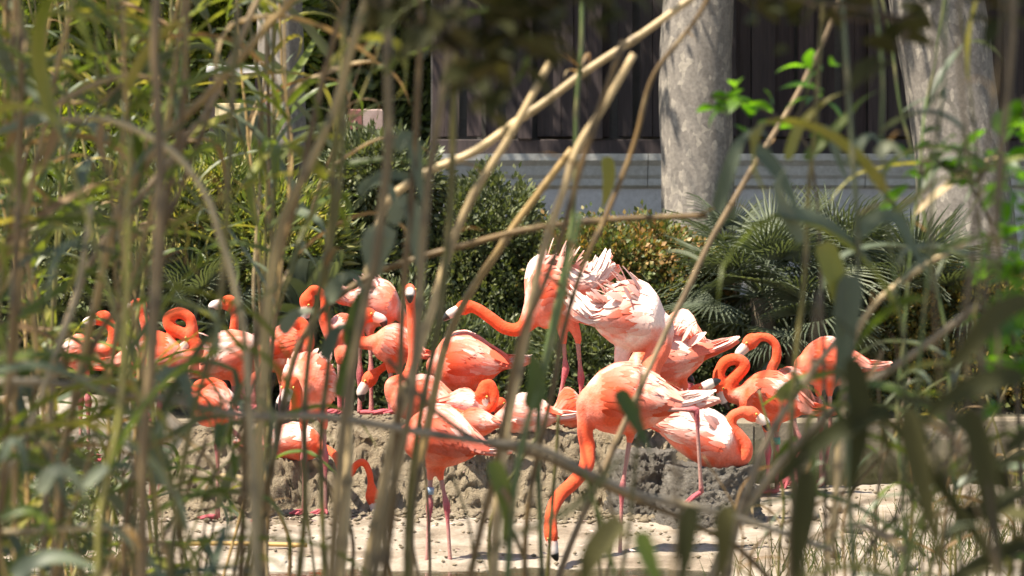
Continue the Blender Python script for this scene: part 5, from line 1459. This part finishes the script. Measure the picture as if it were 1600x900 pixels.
def grass_patch(name, label, spots, mat, hmin, hmax, w):
    """thin blades, (px, py, spread_px, count); roots on the ground"""
    Vs, Fs, n0 = [], [], 0
    for (px, py, sp, cnt) in spots:
        for _ in range(cnt):
            x_, y_ = px + random.gauss(0, sp), min(1040, py + abs(random.gauss(0, sp * 0.5)))
            d = F * (CAM_Z - 0.03) / (y_ - 403.0)
            b = at(x_, y_, d); b[2] = height(b[0], b[1]) - 0.01
            h = random.uniform(hmin, hmax)
            lean = np.array((random.gauss(0, 0.35), random.gauss(0, 0.25), 1.0)); lean = nrm(lean)
            sd = nrm(np.array((1, random.uniform(-.6, .6), 0)))
            dr = np.array((lean[0], lean[1], -0.2)) * random.uniform(0.1, 0.7)
            pts = [b + lean * h * t + dr * h * t * t for t in (0, 0.4, 0.75, 1.0)]
            V = []
            for p, ww in zip(pts, (1, 0.9, 0.6, 0.05)):
                V += [p - sd * w * ww / 2, p + sd * w * ww / 2]
            Vs += V
            Fs += [(n0 + 2 * i, n0 + 2 * i + 1, n0 + 2 * i + 3, n0 + 2 * i + 2) for i in range(3)]
            n0 += 8
    o = obj(name, make_mesh(name, np.array(Vs), np.array(Fs), mat))
    tag(o, label, 'grass', kind='stuff')
grass_patch('grass', 'sparse grass blades among stones at the lower right', [(1250, 880, 50, 60), (1350, 860, 60, 80), (1450, 850, 60, 90), (1550, 840, 60, 110), (1500, 930, 80, 120), (1300, 940, 80, 90), (1180, 900, 40, 40), (1400, 790, 60, 30), (1530, 780, 60, 60)], M['grass'], 0.08, 0.32, 0.006)
grass_patch('grass', 'thin grass wisps at the waters edge on the left', [(290, 900, 30, 60), (110, 830, 80, 260), (200, 880, 60, 160), (470, 930, 60, 70)], M['grass'], 0.06, 0.22, 0.005)

# pale floating stem on the shallow water at lower left
a, b = at(238, 856, 13.4), at(480, 859, 13.45)
a[2] = height(a[0], a[1]) + 0.02; b[2] = height(b[0], b[1]) + 0.02
V, fs = tube(catmull([a, (a + b) / 2 + np.array((0, 0.03, 0.004)), b], 14), 0.012, 8)
fl = obj('fallen_cane', make_mesh('fallen_cane', V, fs, M['cane'], vcol=np.tile((0.62, 0.40, 0.15), (len(V), 1))))
tag(fl, 'thin yellow cane lying on the wet mud at lower left', 'cane')

# crumbs of dried mud round the foot of the mound and over the flat
def crumbs(n):
    Vs, Fs, k0 = [], [], 0
    octa = np.array([(1, 0, 0), (-1, 0, 0), (0, 1, 0), (0, -1, 0), (0, 0, 1), (0, 0, -1)], float)
    of = [(0, 2, 4), (2, 1, 4), (1, 3, 4), (3, 0, 4), (2, 0, 5), (1, 2, 5), (3, 1, 5), (0, 3, 5)]
    for _ in range(n):
        if random.random() < 0.55:
            x = random.uniform(MX0 - 0.2, MX1 + 0.2); y = 15.40 - abs(random.gauss(0, 0.28)); r = random.uniform(0.006, 0.028)
        else:
            x = random.uniform(-3.2, 3.4); y = random.uniform(12.6, 17.2); r = random.uniform(0.004, 0.016)
        z = height(x, y)
        if z < 0.005: continue
        v = octa * r * rng.uniform(0.6, 1.3, (6, 1)) * np.array((1.2, 1.0, 0.75))
        Vs.append(v + (x, y, z + r * 0.2)); Fs += [tuple(i + k0 for i in f) for f in of]; k0 += 6
    o = obj('mud_crumbs', make_mesh('mud_crumbs', np.vstack(Vs), np.array(Fs), M['mound'], True))
    tag(o, 'dried mud crumbs scattered round the foot of the mound', 'mud crumbs', kind='stuff')
crumbs(2600)

# dark ivy-like ground cover on the left bank
P_, D_ = [], []
for _ in range(9000):
    x = random.uniform(-4.2, -1.95); y = random.uniform(12.7, 16.4)
    if x > -2.35 + 0.2 * mnoise.noise(Vector((x, y * 2, 0))) and y > 13.0: continue
    if mnoise.noise(Vector((x * 2.2, y * 2.2, 7))) < -0.12: continue
    z = height(x, y) + random.random() ** 2 * 0.22
    P_.append((x, y, z)); D_.append((random.gauss(0, 1), random.gauss(-0.4, 1), random.uniform(0.1, 1.2)))
gc = obj('ground_cover', leaf_cards(np.array(P_), np.array(D_), rng.uniform(0.03, 0.08, len(P_)), rng.uniform(0.02, 0.04, len(P_)), M['f_dark'], 'ground_cover'))
tag(gc, 'dark leafy ground cover on the bank behind the left reeds', 'ground cover', kind='stuff')

# small shed feathers lying on the mud
P_, D_ = [], []
while len(P_) < 90:
    x = random.uniform(-2.4, 2.2); y = random.uniform(12.9, 15.6)
    P_.append((x, y, height(x, y) + 0.012)); a = random.uniform(0, 6.28); D_.append((math.cos(a), math.sin(a), 0.15))
me_ = leaf_cards(np.array(P_), np.array(D_), rng.uniform(0.02, 0.06, 90), rng.uniform(0.008, 0.018, 90), M['feather'], 'shed_feathers', 3.0)
set_col(me_, np.tile(C_WH, (len(me_.vertices), 1)) * rng.uniform(0.7, 1.0, (len(me_.vertices), 1)))
tag(obj('shed_feathers', me_), 'small pale shed feathers lying about on the mud', 'feathers', kind='stuff')
